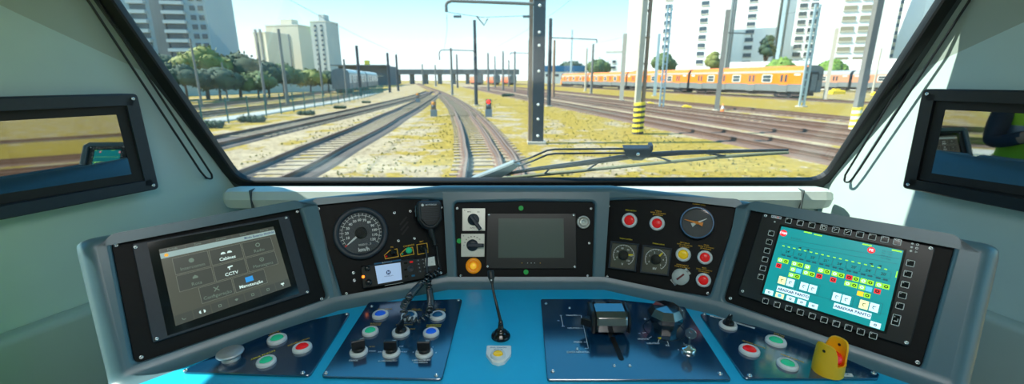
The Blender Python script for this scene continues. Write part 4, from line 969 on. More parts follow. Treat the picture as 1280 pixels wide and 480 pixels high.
for x0, x1 in ((-g1-.0095, -g1-.0015), (g1+.0010, g1+.0065)):
    mb = MB(); grip(mb, x0, x1, .002); mb.build('cheek', MATS['black_plastic'], lev)
mb = MB(); mb.prism([(hx-g1-.028, hy+.004), (hx-g1-.008, hy-.008), (hx-g1-.008, hy+.016)], .018, .034, .002); mb.build('pointer', MATS['black_plastic'], lev)
mb = MB(); mb.box((hx, hy+.006, .008), (.008, .030, .018)); mb.build('stem', MATS['black_plastic'], lev)
# reverser knob
kx, ky = DKF.at(830, 412); R = deskR(830, 412, 24.5)
mb = MB(); mb.arc((kx, ky), R*.985, R*1.03, .0004, seg=48); mb.build('engraved_ring', MATS['hub_black'], pc_)
mb = MB(); mb.lathe([(R*.62, 0), (R*.64, .010), (R*.86, .028), (R*.88, .038), (R*.66, .052), (0, .054)], (kx, ky, 0), 9, sm=False); rv = mb.build('reverser_knob', MATS['lever_gloss'], pc_, 'nine-sided black reverser knob')
mb = MB(); x, y = DKF.at(824.8, 423.2); mb.poly([(x-.004, y+.003), (x+.004, y+.003), (x, y-.004)], .0006); mb.build('yellow_pointer', MATS['yellow_ink'], pc_)
mb = MB()
for s_, px, py, sz in (('VI', 799.5, 417, .0052), ('FRENTE', 804, 424, .0062), ('NEUTRO', 816.5, 429.4, .0062), ('R\u00c9', 834.5, 432, .0066), ('1', 855, 429.5, .005), ('0', 848, 437.5, .005)): x, y = DKF.at(px, py); mb.text(s_, sz, x, y, .0004, 0, bold=.015)
for a, b in (((803, 416.3), (807.5, 415.8)), ((811, 423), (814.5, 420.8)), ((822.5, 428.3), (823.8, 424.5)), ((834, 426.5), (835.6, 430.3))): mb.line(DKF.at(*a), DKF.at(*b), .0010)
mb.build('lettering', MATS['white_ink'], pc_)
# key switch with its key
x, y = DKF.at(860.3, 438.2); R = deskR(860, 438, 9); mb = MB(); mb.lathe([(R, 0), (R, .004), (R*.88, .0065), (R*.4, .007), (R*.36, .010), (0, .010)], (x, y, 0), 24); ks = mb.build('key_switch', MATS['chrome'], pc_, 'chrome key switch with its key in')
mb = MB(); mb.box((x, y, .017), (.0042, .0030, .022), ch=.0006); mb.build('key_blade', MATS['chrome'], ks)
mb = MB(); mb.M = Matrix.Translation((x+.001, y, .036)) @ Matrix.Rotation(math.radians(-38), 4, 'Z') @ Matrix.Rotation(PI/2, 4, 'X')
mb.ringp(circ(0, .004, .003, 14), rnd(rect(-.0065, -.010, .0065, .012), .004, 3)[:14] if False else circ(0, 0, .0105, 14), -.001, .001); mb.build('key_bow', MATS['steel'], ks)
# right door plate
pd_ = panel('right_door_plate', 'glossy black wedge plate with door buttons and a yellow guarded stop, right of the desk', 'control panel', DKF, [(874, 391), (945, 407.5), (1010, 427), (1100, 467), (1097, 473), (931, 473)], 'desk_plate', .007)
for p in ((880.5, 392.8), (1092, 466.2), (937, 469.5)): screw(pd_, *DKF.at(*p), r=.0042)
for px, py, m_, lb in ((969.5, 428, 'green_lens', 'green push button farther back'), (936.5, 439.3, 'red_lens', 'red push button'), (984, 457, 'green_lens', 'green push button nearest the driver')):
    x, y = DKF.at(px, py); push_button(pd_, x, y, deskR(px, py, 12), m_, lb)
x, y = DKF.at(910, 407.5); rotary_knob(pd_, x, y, deskR(910, 407, 10.5), math.radians(50), 'small rotary switch between two white strips', w=.6)
for a, b, s_ in (((887.5, 394.5), (909, 400), 'MANUAL'), ((916.5, 402.5), (943.5, 410.5), 'AUTOMATICO')):
    a, b = V(DKF.at(*a)), V(DKF.at(*b)); mb = MB(); mb.line(a, b, .0062, .0004); st = mb.build('white_strip', MATS['pale_ring'], pd_)
    m_ = (a+b)/2; mb = MB(); mb.text(s_, .0046, m_.x, m_.y, .0008, math.atan2((b-a).y, (b-a).x), bold=.01); mb.build('lettering', MATS['black_ink'], st)
caption(pd_, DKF, ['FECHAR PORTAS'], 942, 430.5, 'amber_ink', .0052, 22, 7.5)
caption(pd_, DKF, ['ABRIR PORTAS'], 990, 447.8, 'amber_ink', .0056, 22, 8)
caption(pd_, DKF, ['PORTAS', 'DIREITA'], 974, 418.5, 'amber_ink', .0050, 22, 7)
q = DKF.pts([(1031, 466.3), (1064.5, 467.2), (1067, 471.3), (1033, 470.6)]); mb = MB(); mb.poly(q, .0006); lb_ = mb.build('label_strip', MATS['pale_ring'], pd_)
x, y = DKF.at(1048.5, 468.8); mb = MB(); mb.text('EMERGENCIA', .006, x, y, .001, 0, bold=.02); mb.build('lettering', MATS['navy_print'], lb_)
# emergency stop in its yellow guard
gx, gy = DKF.at(1034, 464); R = .0235
vs = []; fs = []; NS = 48
def gh(a):                                  # height of the guard wall around the ring
    d1 = abs((a-math.radians(205)+PI) % (2*PI)-PI); d2 = abs((a-math.radians(25)+PI) % (2*PI)-PI)
    d = min(d1, d2); return .028+.034*max(0, 1-max(0, (d-.55))/.28) if d < .9 else .028
def ring_at(i): a = 2*PI*i/NS; return a, gh(a)
for i in range(NS):
    a, h_ = ring_at(i); c_, s_ = math.cos(a), math.sin(a)
    d = min(abs((a-math.radians(205)+PI) % (2*PI)-PI), abs((a-math.radians(25)+PI) % (2*PI)-PI))
    h_ = .024+(.036*(math.sqrt(max(0, 1-(d/.95)**4)) if d < .95 else 0)) if d < .95 else .024
    vs += [(gx+R*c_, gy+R*s_, 0), (gx+R*c_, gy+R*s_, h_), (gx+R*.88*c_, gy+R*.88*s_, h_), (gx+R*.88*c_, gy+R*.88*s_, .001)]
for i in range(NS):
    j = (i+1) % NS
    for k_ in range(3): fs.append((i*4+k_, j*4+k_, j*4+k_+1, i*4+k_+1))
mb = MB(); mb.add(vs, fs, 0); mb.lathe([(R*.9, .001), (R*.9, .002), (0, .002)], (gx, gy, 0), 30)
gd = mb.build('stop_guard', MATS['yellow_plastic'], pd_, 'yellow guard ring open on two sides')
for sgn in (205, 25):
    a = math.radians(sgn); mb = MB(); p = V((gx+R*1.003*math.cos(a), gy+R*1.003*math.sin(a), .047)); q_ = V((gx+R*.87*math.cos(a), gy+R*.87*math.sin(a), .047)); mb.tube([q_, p], .0026, 12); mb.build('guard_hole', MATS['hub_black'], gd)
mb = MB(); mb.lathe([(R*.42, .002), (R*.42, .022), (R*.70, .024), (R*.74, .030), (R*.66, .036), (0, .038)], (gx, gy, 0), 28); es = mb.build('emergency_stop', MATS['red_lens'], pd_, 'red mushroom emergency stop')
# ================================================================ wall monitors
def wall_frame(A, D, side):
    n = V((D.y, -D.x, 0)) if side < 0 else V((-D.y, D.x, 0))
    u = V((D.x, D.y, 0)) if side < 0 else V((-D.x, -D.y, 0))
    return Frame(V((A.x, A.y, 2.5)), u, n)
WL, WR = wall_frame(L_A, L_D, -1), wall_frame(R_A, R_D, 1)
def wall_monitor(side, corner_px, label, tilt, lean=0.):
    WF = (WL if side < 0 else WR); MFm = WF.shift(.055)
    (xt, yt), (xb, yb) = MFm.at(*corner_px[0]), MFm.at(*corner_px[1])
    Lm = .42; xe = xt-Lm if side < 0 else xt+Lm
    q = [(xt, yt), (xb, yb), (xe+(xb-xt), yb), (xe, yt)]; o_ = rnd(q, .012, 5)
    t = thing('wall_monitor', label, 'monitor', MFm.M, 'monitors on the side walls')
    d_in = .030; i_ = inset(o_, d_in)
    mb = MB(); mb.ringp(i_, o_, -.0545, 0, ch=.003); mb.build('frame', MATS['slate_bezel'] if side < 0 else MATS['black_plastic'], t)
    mb = MB(); mb.prism(inset(o_, .004), -.0542, -.052); mb.build('rear_cover', MATS['black_plastic'], t)
    ci = ccw([(xt, yt), (xb, yb), (xe+(xb-xt), yb), (xe, yt)]); ci = inset(ci, d_in+.0008)
    x0 = xt; ym = (yt+yb)/2
    def gz(p): return -.006-abs(p[0]-x0)*math.tan(tilt)-(p[1]-ym)*math.tan(lean)
    # the glass leans a little inside its frame
    vs = [(p[0], p[1], gz(p)) for p in ci]
    mb = MB(); mb.add(vs, [(0, 1, 2, 3)]); g_ = mb.build('glass_front', MATS['screen_mirror'], t)
    lw = .022; q2 = inset(ci, lw); v2 = []
    for p in q2: v2.append((p[0], p[1], gz(p)+.0006))
    v1 = [(v[0], v[1], v[2]+.0006) for v in vs]
    mb = MB(); mb.add(v1+v2, [(k, (k+1) % 4, 4+(k+1) % 4, 4+k) for k in range(4)]); mb.build('black_border', MATS['rubber'], g_)
    s_ = -1 if side < 0 else 1
    for x_, y_ in ((xt+s_*.013, yt-.013), (xb+s_*.013, yb+.013), (xe, yt-.013), (xe, yb+.013)): screw(t, x_, y_, r=.0046)
    return t
wall_monitor(-1, [(172, 117), (199.5, 236)], 'black framed monitor on the left wall, its dark glass mirroring the tracks', math.radians(4.2), math.radians(1.4))
wall_monitor(1, [(1153, 111), (1127, 235)], 'black framed monitor on the right wall, its dark glass mirroring a yellow vest', math.radians(8.0))

# sun blind guide rods beside the windscreen, each bent to a long U
for side, WF, pxs, lab in ((-1, WL, [(108, 0), (250.5, 214), (258, 222), (264.5, 223), (264.5, 218), (120, 0)], 'thin black U-shaped guide rod beside the left windscreen edge'),
                           (1, WR, [(1214, 0), (1074, 212), (1062.5, 226.5), (1056, 226.5), (1056.5, 219), (1192, 0)], 'thin black U-shaped guide rod beside the right windscreen edge')):
    P_ = [V((*WF.at(x, y, .022), .006 if k_ in (0, 5) else 0)) for k_, (x, y) in enumerate(pxs)]
    up0, up1 = P_[0]+(P_[0]-P_[1])*.04, P_[5]+(P_[5]-P_[4])*.04
    mid = spline([P_[1], P_[2], P_[3], P_[4]], 5)
    t = thing('guide_rod', lab, 'rod', WF.shift(.022).M, 'blind guide rods')
    mb = MB(); mb.tube([up0, P_[0]]+mid+[P_[5], up1], .0030, 8); mb.build('rod', MATS['black_plastic'], t)
    p = mid[len(mid)//2]; mb = MB(); mb.tube([p, p-V((0, 0, .0215))], .0026, 8); mb.build('stand_off', MATS['black_plastic'], t)

# ================================================================ windscreen wiper outside the glass
WO = WSF.shift(-.034)
wp_ = thing('windscreen_wiper', 'dark windscreen wiper resting low across the outside of the glass', 'wiper', WO.M)
WI = WO.I
mb = MB(); q = WO.pts([(578, 231), (592, 222), (618, 212), (642, 202), (650, 206), (640, 214), (622, 224), (612, 231)]); mb.prism(q, -.012, .006, .004)
mat('wiper_grey', (.20, .24, .25), .35, var=.15); mb.build('arm_cover', MATS['wiper_grey'], wp_, 'pale grey tapered arm cover')
def W3(px, py, h=0.): p = WI @ meet(px, py, WO.o+WO.n*h, WO.n); return p
for L_ in ([(643, 203), (662, 197.5), (684, 188), (694, 186.6), (740, 186.2), (786, 186)], [(648, 207.5), (664, 202), (684, 193.5), (694, 192), (740, 191.6), (786, 191.3)]):
    mb = MB(); mb.tube([W3(*p) for p in L_], .0034, 8); mb.build('arm_rod', MATS['black_plastic'], wp_)
q = WO.pts([(779, 184.5), (811, 184.5), (812, 181), (816, 181), (816, 186), (811, 194), (802, 199.5), (791, 199.5), (782, 194)]); mb = MB(); mb.prism(q, -.016, .008, .003); br_ = mb.build('bracket', MATS['slate_bezel'], wp_)
x, y = WO.at(797.5, 192.5, .008); mb = MB(); mb.lathe([(.007, .008), (.006, .012), (0, .013)], (x, y, 0), 12); mb.build('bolt', MATS['chrome'], br_)
up_ = [W3(*p, -.006) for p in ((622, 220), (660, 212.5), (720, 205), (780, 196.5), (800, 194.5), (850, 191), (900, 189.5), (985, 187.5))]
mb = MB(); up_ = spline(up_, 6); mb.tube(up_, [.0042+.0062*math.sin(PI*i/(len(up_)-1)) for i in range(len(up_))], 8); mb.build('blade_spine', MATS['black_plastic'], wp_)
lo_ = spline([W3(*p, -.012) for p in ((612, 224.5), (680, 218), (760, 210), (840, 202), (910, 195.5), (985, 190.5))], 6)
mb = MB(); mb.tube(lo_, .0062, 8); mat('wiper_rubber', (.16, .17, .10), .55, var=.3, scale=90); mb.build('blade_rubber', MATS['wiper_rubber'], wp_, 'olive grey rubber edge')
for f in (.22, .36, .62, .8):
    a, b = up_[int(f*(len(up_)-1))], lo_[int(f*(len(lo_)-1))]; mb = MB(); mb.tube([a, b], .0034, 6); mb.build('yoke', MATS['slate_bezel'], wp_)

# ================================================================ person in a safety vest at the left door, seen in the right monitor
mat('skin', (.45, .27, .19), .5, var=.06); mat('navy_cloth', (.02, .035, .06), .8, var=.2, scale=120, bump=.1)
mat('lime_vest', (.45, .85, .03), .6, var=.06, scale=60); mat('reflect_band', (.25, .32, .42), .3, .4); mat('hair_dark', (.015, .011, .009), .6, var=.3, scale=150)
mat('shoe_black', (.01, .01, .01), .5)
px0, py0 = -.93, .33
per = thing('person', 'person in navy clothes and lime vest holding a camera, mirrored in the right monitor', 'person', Matrix.Translation((px0, py0, ZF)) @ Matrix.Rotation(math.radians(-98), 4, 'Z'))
# local frame: the person faces +y
def skinned(verts, edges, radii, root):
    me = bpy.data.meshes.new('body'); me.from_pydata(verts, edges, []); o = bpy.data.objects.new('body_source', me); C.objects.link(o)
    m_ = o.modifiers.new('skin', 'SKIN'); m_.use_smooth_shade = True
    sv = me.skin_vertices[0].data if me.skin_vertices else None
    if sv is None: me.attributes; bm = bmesh.new(); bm.from_mesh(me); bm.verts.layers.skin.verify(); bm.to_mesh(me); bm.free(); sv = me.skin_vertices[0].data
    for i, r in enumerate(radii): sv[i].radius = r if isinstance(r, tuple) else (r, r); sv[i].use_root = (i == root)
    ss = o.modifiers.new('subdivision', 'SUBSURF'); ss.levels = ss.render_levels = 2
    dg = bpy.context.evaluated_depsgraph_get(); nm = bpy.data.meshes.new_from_object(o.evaluated_get(dg)); bpy.data.objects.remove(o); return nm
vv, ee, rrd = [], [], []
def nd(p, r, par=None): vv.append(p); rrd.append(r); (ee.append((par, len(vv)-1)) if par is not None else None); return len(vv)-1
pel = nd((0, 0, .95), (.15, .10)); ab = nd((0, .005, 1.12), (.14, .10), pel); ch_ = nd((0, .01, 1.32), (.16, .115), ab); nk = nd((0, 0, 1.47), (.062, .06), ch_); hd0 = nd((0, .015, 1.55), (.055, .06), nk)
hd1 = nd((0, .03, 1.63), (.070, .085), hd0); hd2 = nd((0, .02, 1.72), (.060, .075), hd1)
for s in (-1, 1):
    sh = nd((s*.19, .0, 1.40), .062, ch_); el = nd((s*.245, .06, 1.14), .047, sh); wr_ = nd((s*.10, .27, 1.24), .030, el); pm = nd((s*.055, .325, 1.265), (.034, .022), wr_)
    for k_, (dx, dz, ln) in enumerate(((.0, .030, .9), (.0, .010, 1.), (.0, -.010, .95), (.0, -.028, .75))):
        f1 = nd((s*.040, .36, 1.265+dz), .0095, pm); f2 = nd((s*.012, .375, 1.268+dz), .0085, f1); nd((s*-.004, .358, 1.268+dz), .0075, f2)
    t1_ = nd((s*.055, .335, 1.305), .0105, pm); nd((s*.034, .345, 1.325), .009, t1_)
    hp = nd((s*.095, 0, .88), .088, pel); kn = nd((s*.105, .025, .49), .060, hp); an = nd((s*.11, -.01, .09), .042, kn); nd((s*.115, .12, .045), (.042, .035), an)
me = skinned(vv, ee, rrd, 0)
for m_ in ('navy_cloth', 'skin', 'shoe_black'): me.materials.append(MATS[m_])
for p in me.polygons:
    c_ = p.center; p.use_smooth = True
    p.material_index = 1 if (c_.z > 1.455 or (c_.y > .19 and c_.z > 1.1)) else (2 if c_.z < .11 else 0)
body = put('body', me, per)
mb = MB(); rings = []
for z, a, b in ((.86, .195, .145), (.98, .195, .145), (1.12, .185, .140), (1.26, .195, .150), (1.36, .195, .145), (1.43, .15, .105), (1.465, .09, .08)): rings.append([(a*math.cos(2*PI*i/28), .006+b*math.sin(2*PI*i/28), z) for i in range(28)])
vs = [p for r in rings for p in r]; mb.add(vs, [(l*28+i, l*28+(i+1) % 28, (l+1)*28+(i+1) % 28, (l+1)*28+i) for l in range(6) for i in range(28)], 0, True); vest = mb.build('safety_vest', MATS['lime_vest'], per)
for z0_, z1_, a, b in ((1.02, 1.07, .196, .149), (1.20, 1.25, .197, .154)):
    mb = MB(); vs = []
    for z in (z0_, z1_): vs += [(a*math.cos(2*PI*i/28), .006+b*math.sin(2*PI*i/28), z) for i in range(28)]
    mb.add(vs, [(i, (i+1) % 28, 28+(i+1) % 28, 28+i) for i in range(28)], 0, True); mb.build('reflective_band', MATS['reflect_band'], vest)
mb = MB(); mb.ball((0, .012, 1.705), .088, seg=20, ring=12, sc=(.98, 1.12, .92)); mb.build('hair', MATS['hair_dark'], per)
mb = MB(); mb.tube([(0, .108, 1.665), (0, .122, 1.635), (0, .108, 1.622)], [.008, .014, .008], 8); mb.build('nose', MATS['skin'], per)
for s in (-1, 1):
    mb = MB(); mb.ball((s*.030, .098, 1.668), .011); mb.build('eye', MATS['white_plastic'], per)
    mb = MB(); mb.ball((s*.078, .02, 1.645), .022, sc=(.4, .7, 1.2)); mb.build('ear', MATS['skin'], per)
mb = MB(); mb.tube([(-.022, .105, 1.592), (0, .112, 1.590), (.022, .105, 1.592)], .005, 6); mat('lip', (.35, .13, .11), .5); mb.build('mouth', MATS['lip'], per)
hc = thing('hand_camera', 'black camera on a short grip held by the person in the vest', 'camera', per.matrix_world @ Matrix.Translation((0, .345, 1.27)))
mb = MB(); mb.box((0, .0, .0), (.034, .034, .15), ch=.006); mb.box((0, .0, .105), (.13, .06, .085), ch=.008); mb.build('camera_body', MATS['black_plastic'], hc)
mb = MB(); mb.lathe([(.030, 0), (.030, .05), (.024, .052), (0, .046)], (0, .03, .105), 20, ax=Matrix.Rotation(-PI/2, 3, 'X').to_quaternion()); mb.build('lens_barrel', MATS['black_gloss'], hc)
# ================================================================ the yard outside
random.seed(7)
def ground_mat():
    m = bpy.data.materials.new('yard_ground'); m.use_nodes = True; t = m.node_tree; b = t.nodes['Principled BSDF']; b.inputs['Roughness'].default_value = .95
    b.inputs['Specular IOR Level'].default_value = .1
    co = t.nodes.new('ShaderNodeTexCoord')
    def noise(sc, det=4, rough=.6):
        n = t.nodes.new('ShaderNodeTexNoise'); n.inputs['Scale'].default_value = sc; n.inputs['Detail'].default_value = det; n.inputs['Roughness'].default_value = rough
        t.links.new(co.outputs['Object'], n.inputs['Vector']); return n.outputs['Fac']
    def ramp(f, a, b_, ca, cb):
        r = t.nodes.new('ShaderNodeValToRGB'); r.color_ramp.elements[0].position = a; r.color_ramp.elements[1].position = b_
        r.color_ramp.elements[0].color = (*ca, 1); r.color_ramp.elements[1].color = (*cb, 1); t.links.new(f, r.inputs[0]); return r.outputs[0]
    def mix(f, a, b_):
        x = t.nodes.new('ShaderNodeMix'); x.data_type = 'RGBA'
        t.links.new(f, x.inputs[0]); t.links.new(a, x.inputs[6]); t.links.new(b_, x.inputs[7]); return x.outputs[2]
    stones = ramp(noise(4.5, 8, .85), .42, .58, (.13, .085, .045), (.50, .39, .24))
    sandv = ramp(noise(.5, 3), .3, .7, (.30, .225, .14), (.46, .36, .225))
    sand = mix(ramp(noise(2.2, 3), .4, .6, (0, 0, 0), (1, 1, 1)), stones, sandv)
    grass = ramp(noise(3.5, 6, .7), .3, .7, (.17, .115, .016), (.44, .30, .055))
    # grass grows in broad strips along the yard
    sx = t.nodes.new('ShaderNodeSeparateXYZ'); t.links.new(co.outputs['Object'], sx.inputs[0])
    ma = t.nodes.new('ShaderNodeMath'); ma.operation = 'MULTIPLY_ADD'; ma.inputs[1].default_value = .2
    t.links.new(sx.outputs['Y'], ma.inputs[0]); t.links.new(sx.outputs['X'], ma.inputs[2])
    rr = t.nodes.new('ShaderNodeMapRange'); rr.inputs[1].default_value = -30; rr.inputs[2].default_value = 50; t.links.new(ma.outputs[0], rr.inputs[0])
    cr_ = t.nodes.new('ShaderNodeValToRGB'); t.links.new(rr.outputs[0], cr_.inputs[0]); e = cr_.color_ramp.elements
    e[0].position = 0; e[0].color = (.5, .5, .5, 1); e[1].position = 1; e[1].color = (.5, .5, .5, 1)
    for p, v_ in ((.20, .50), (.235, .56), (.27, .40), (.36, .42), (.385, .55), (.42, .52), (.455, .48), (.50, .62), (.535, .52), (.555, .36), (.68, .36), (.74, .62), (.86, .62)):
        q = e.new(p); q.color = (v_, v_, v_, 1)
    ad = t.nodes.new('ShaderNodeMath'); ad.operation = 'ADD'; t.links.new(noise(.55, 5, .65), ad.inputs[0]); t.links.new(cr_.outputs[0], ad.inputs[1])
    gm = ramp(ad.outputs[0], .97, 1.16, (0, 0, 0), (1, 1, 1))
    fin = mix(gm, sand, grass); t.links.new(fin, b.inputs['Base Color'])
    bp = t.nodes.new('ShaderNodeBump'); bp.inputs['Strength'].default_value = .5; bp.inputs['Distance'].default_value = .05
    t.links.new(noise(6, 6, .75), bp.inputs['Height']); t.links.new(bp.outputs[0], b.inputs['Normal']); MATS['yard_ground'] = m
ground_mat()
mb = MB(); mb.prism(rect(-420, -60, 520, 700), -.5, 0); struct('ground', mb, MATS['yard_ground'])
mat('rail_steel', (.15, .085, .06), .45, .3, var=.2, scale=3); mat('rail_head', (.22, .155, .12), .8, 0., spec=.15, var=.1)
mat('sleeper_wood', (.30, .225, .145), .9, var=.4, scale=6); mat('ballast_shadowed', (.085, .062, .05), .95, var=.5, scale=7, bump=.6); mat('ballast_brown', (.17, .095, .062), .95, var=.45, scale=6, bump=.6)
mat('ballast_pale', (.62, .55, .43), .95, var=.4, scale=7, bump=.6)
def offset_path(P, d):
    o = []
    for i, p in enumerate(P):
        a = P[max(i-1, 0)]; b = P[min(i+1, len(P)-1)]; t = (b-a).normalized(); o.append(V((p.x+t.y*d, p.y-t.x*d)))
    return o
def ribbon(P, d0, d1, z, h=.0):
    a, b = offset_path(P, d0), offset_path(P, d1); vs = []; n = len(P)
    for q, z_ in ((a, 0.), (offset_path(P, d0+(.12 if d1 > d0 else -.12)), z), (offset_path(P, d1-(.12 if d1 > d0 else -.12)), z), (b, 0.)): vs += [(p.x, p.y, z_) for p in q]
    fs = [(l*n+i+1, l*n+i, (l+1)*n+i, (l+1)*n+i+1) for l in range(3) for i in range(n-1)]; return vs, fs
SLP = MB().box((0, 0, -.01), (2.5, .24, .09)).mesh('sleeper', MATS['sleeper_wood'])
def rail_prof(mb, P, d, z0=.06):
    pts = offset_path(P, d); n = len(pts); prof = [(-.065, z0), (-.012, z0+.03), (-.012, z0+.10), (-.036, z0+.115), (-.036, z0+.15), (.036, z0+.15), (.036, z0+.115), (.012, z0+.10), (.012, z0+.03), (.065, z0)]
    vs = []; k = len(prof)
    for i, p in enumerate(pts):
        a = pts[max(i-1, 0)]; b = pts[min(i+1, n-1)]; t = (b-a).normalized(); vs += [(p.x+t.y*q[0], p.y-t.x*q[0], q[1]) for q in prof]
    for j in range(k-1):
        mb.add([vs[i*k+j] for i in range(n)]+[vs[i*k+j+1] for i in range(n)], [(i+1, i, n+i, n+i+1) for i in range(n-1)], 1 if j == 4 else 0)
def track(label, pts, rails=(-.8, .8), bed='ballast_brown', bw=1.45, near=32, strips=None):
    P = spline([V((p[0], p[1])) for p in pts], 8); o = thing('railway_track', label, 'railway track', Matrix.Translation((P[0].x, P[0].y, 0)), 'tracks of the yard'); I = o.matrix_world.inverted()
    for d0, d1 in (strips or [(-bw, bw)]):
        mb = MB(); mb.M = I; vs, fs = ribbon(P, d0, d1, .045); mb.add(vs, fs); mb.build('ballast', MATS[bed], o)
    for d in rails: mb = MB(); mb.M = I; rail_prof(mb, P, d); mb.build('rail', [MATS['rail_steel'], MATS['rail_head']], o)
    s = 0; far = MB(); far.M = I; cnt = 0; nxt = 0
    for a, b in zip(P, P[1:]):
        l = (b-a).length; t = (b-a)/l
        while nxt < s+l:
            p = a+t*(nxt-s); ang = math.atan2(t.y, t.x)-PI/2
            if 9 < p.y < near: q = put('sleeper', SLP, o); q.location = I @ V((p.x, p.y, 0)); q.rotation_euler = (0, 0, ang+random.uniform(-.02, .02))
            elif near <= p.y < 75: far.box((p.x, p.y, .035), (2.5, .24, .09), rz=ang); cnt += 1
            nxt += .68
        s += l
    if cnt: far.build('far_sleepers', MATS['sleeper_wood'], o, kind='stuff')
    return o
def G2(L): return [ground(x, y).xy for x, y in L]
track('dual gauge track of three rails curving up to the cab', [(.55, -6), (.1, 4)]+G2([(617, 225), (613, 200), (606, 185), (602, 175), (594, 160), (587, 150), (580, 140), (569, 130), (557, 121), (546, 115), (531, 109), (521, 104.5)]), (-.8, .28, .8), strips=[(-1.05, -.55), (.05, .5), (.58, 1.15)], bed='ballast_brown')
track('nearest track left of the cab, its two rails in dark strips', [(-7.2, -40), (-7.0, 5)]+G2([(334, 222), (405, 188), (461, 162), (485, 149), (508, 138), (528, 127), (540, 120), (544, 116)]), strips=[(-1.25, -.45), (.45, 1.4)], bed='ballast_shadowed', near=40)  # strips are dark ballast with the rails' shadows put into the colour
track('second track to the left, one dark band below the green fence', [(-12.7, -40), (-12.6, 5)]+G2([(300, 173), (400, 150.5), (470, 134), (520, 121), (538, 114.5)]), bed='ballast_shadowed', bw=1.35, near=20)  # shadows between the rails are put into the dark ballast colour
track('far left track running behind the green fence', [(-24, -30), (-23.5, 20), (-24, 50), (-27, 75), (-34, 105)], bed='ballast_brown', near=0)
track('farthest left track in front of the tree wall', [(-30, -30), (-29.5, 20), (-31, 50), (-35, 75), (-42, 105)], bed='ballast_brown', near=0)
def line_at(x25, y0, y1, n=6): return [(x25-.2*((y0+(y1-y0)*i/n)-25), y0+(y1-y0)*i/n) for i in range(n+1)]
track('first brown track right of the pale steel pole', line_at(9.4, -40, 150), bed='ballast_brown', bw=1.5, near=34)
track('second brown track right of the cab, close to the first', line_at(13.7, -40, 150), bed='ballast_brown', bw=1.5, near=34)
track('third brown track right of the cab', line_at(17.6, -40, 150), bed='ballast_brown', bw=1.4, near=28)
track('brown track just before the orange train', line_at(23.2, -20, 165), bed='ballast_brown', bw=1.5, near=0)
track('track under the orange train', line_at(44.3, -20, 240), bed='ballast_shadowed', bw=1.6, near=0)
mat('path_concrete', (.40, .39, .35), .8, var=.15, scale=3)
P = spline([V((-20.6, -20)), V((-19.6, 24)), V((-20.2, 38)), V((-22, 60)), V((-26, 85))], 6); mb = MB(); vs, fs = ribbon(P, -.9, .9, .08); mb.add(vs, fs); struct('path', mb, MATS['path_concrete'])

# stones and weeds scattered near the rails, too many to count
mat('weed_green', (.24, .20, .035), .9, var=.5, scale=2)
mb = MB()
for i in range(5000):
    y = 10+random.random()**1.6*50; x = random.uniform(-9, 9)-.1*(y-10)
    h = random.uniform(.03, .085); a = random.uniform(0, PI); c_, s_ = math.cos(a)*h*.7, math.sin(a)*h*.7
    if abs(x+7) < 1.6 or abs(x) < 1.3: continue
    mb.add([(x-c_, y-s_, 0), (x+c_, y+s_, 0), (x+random.uniform(-.05, .05), y, h)], [(0, 1, 2)])
w_ = mb.build('weeds', MATS['weed_green']); w_['kind'] = 'stuff'; tag(w_, 'dry weeds scattered over the sandy ground beside the rails', 'weeds')

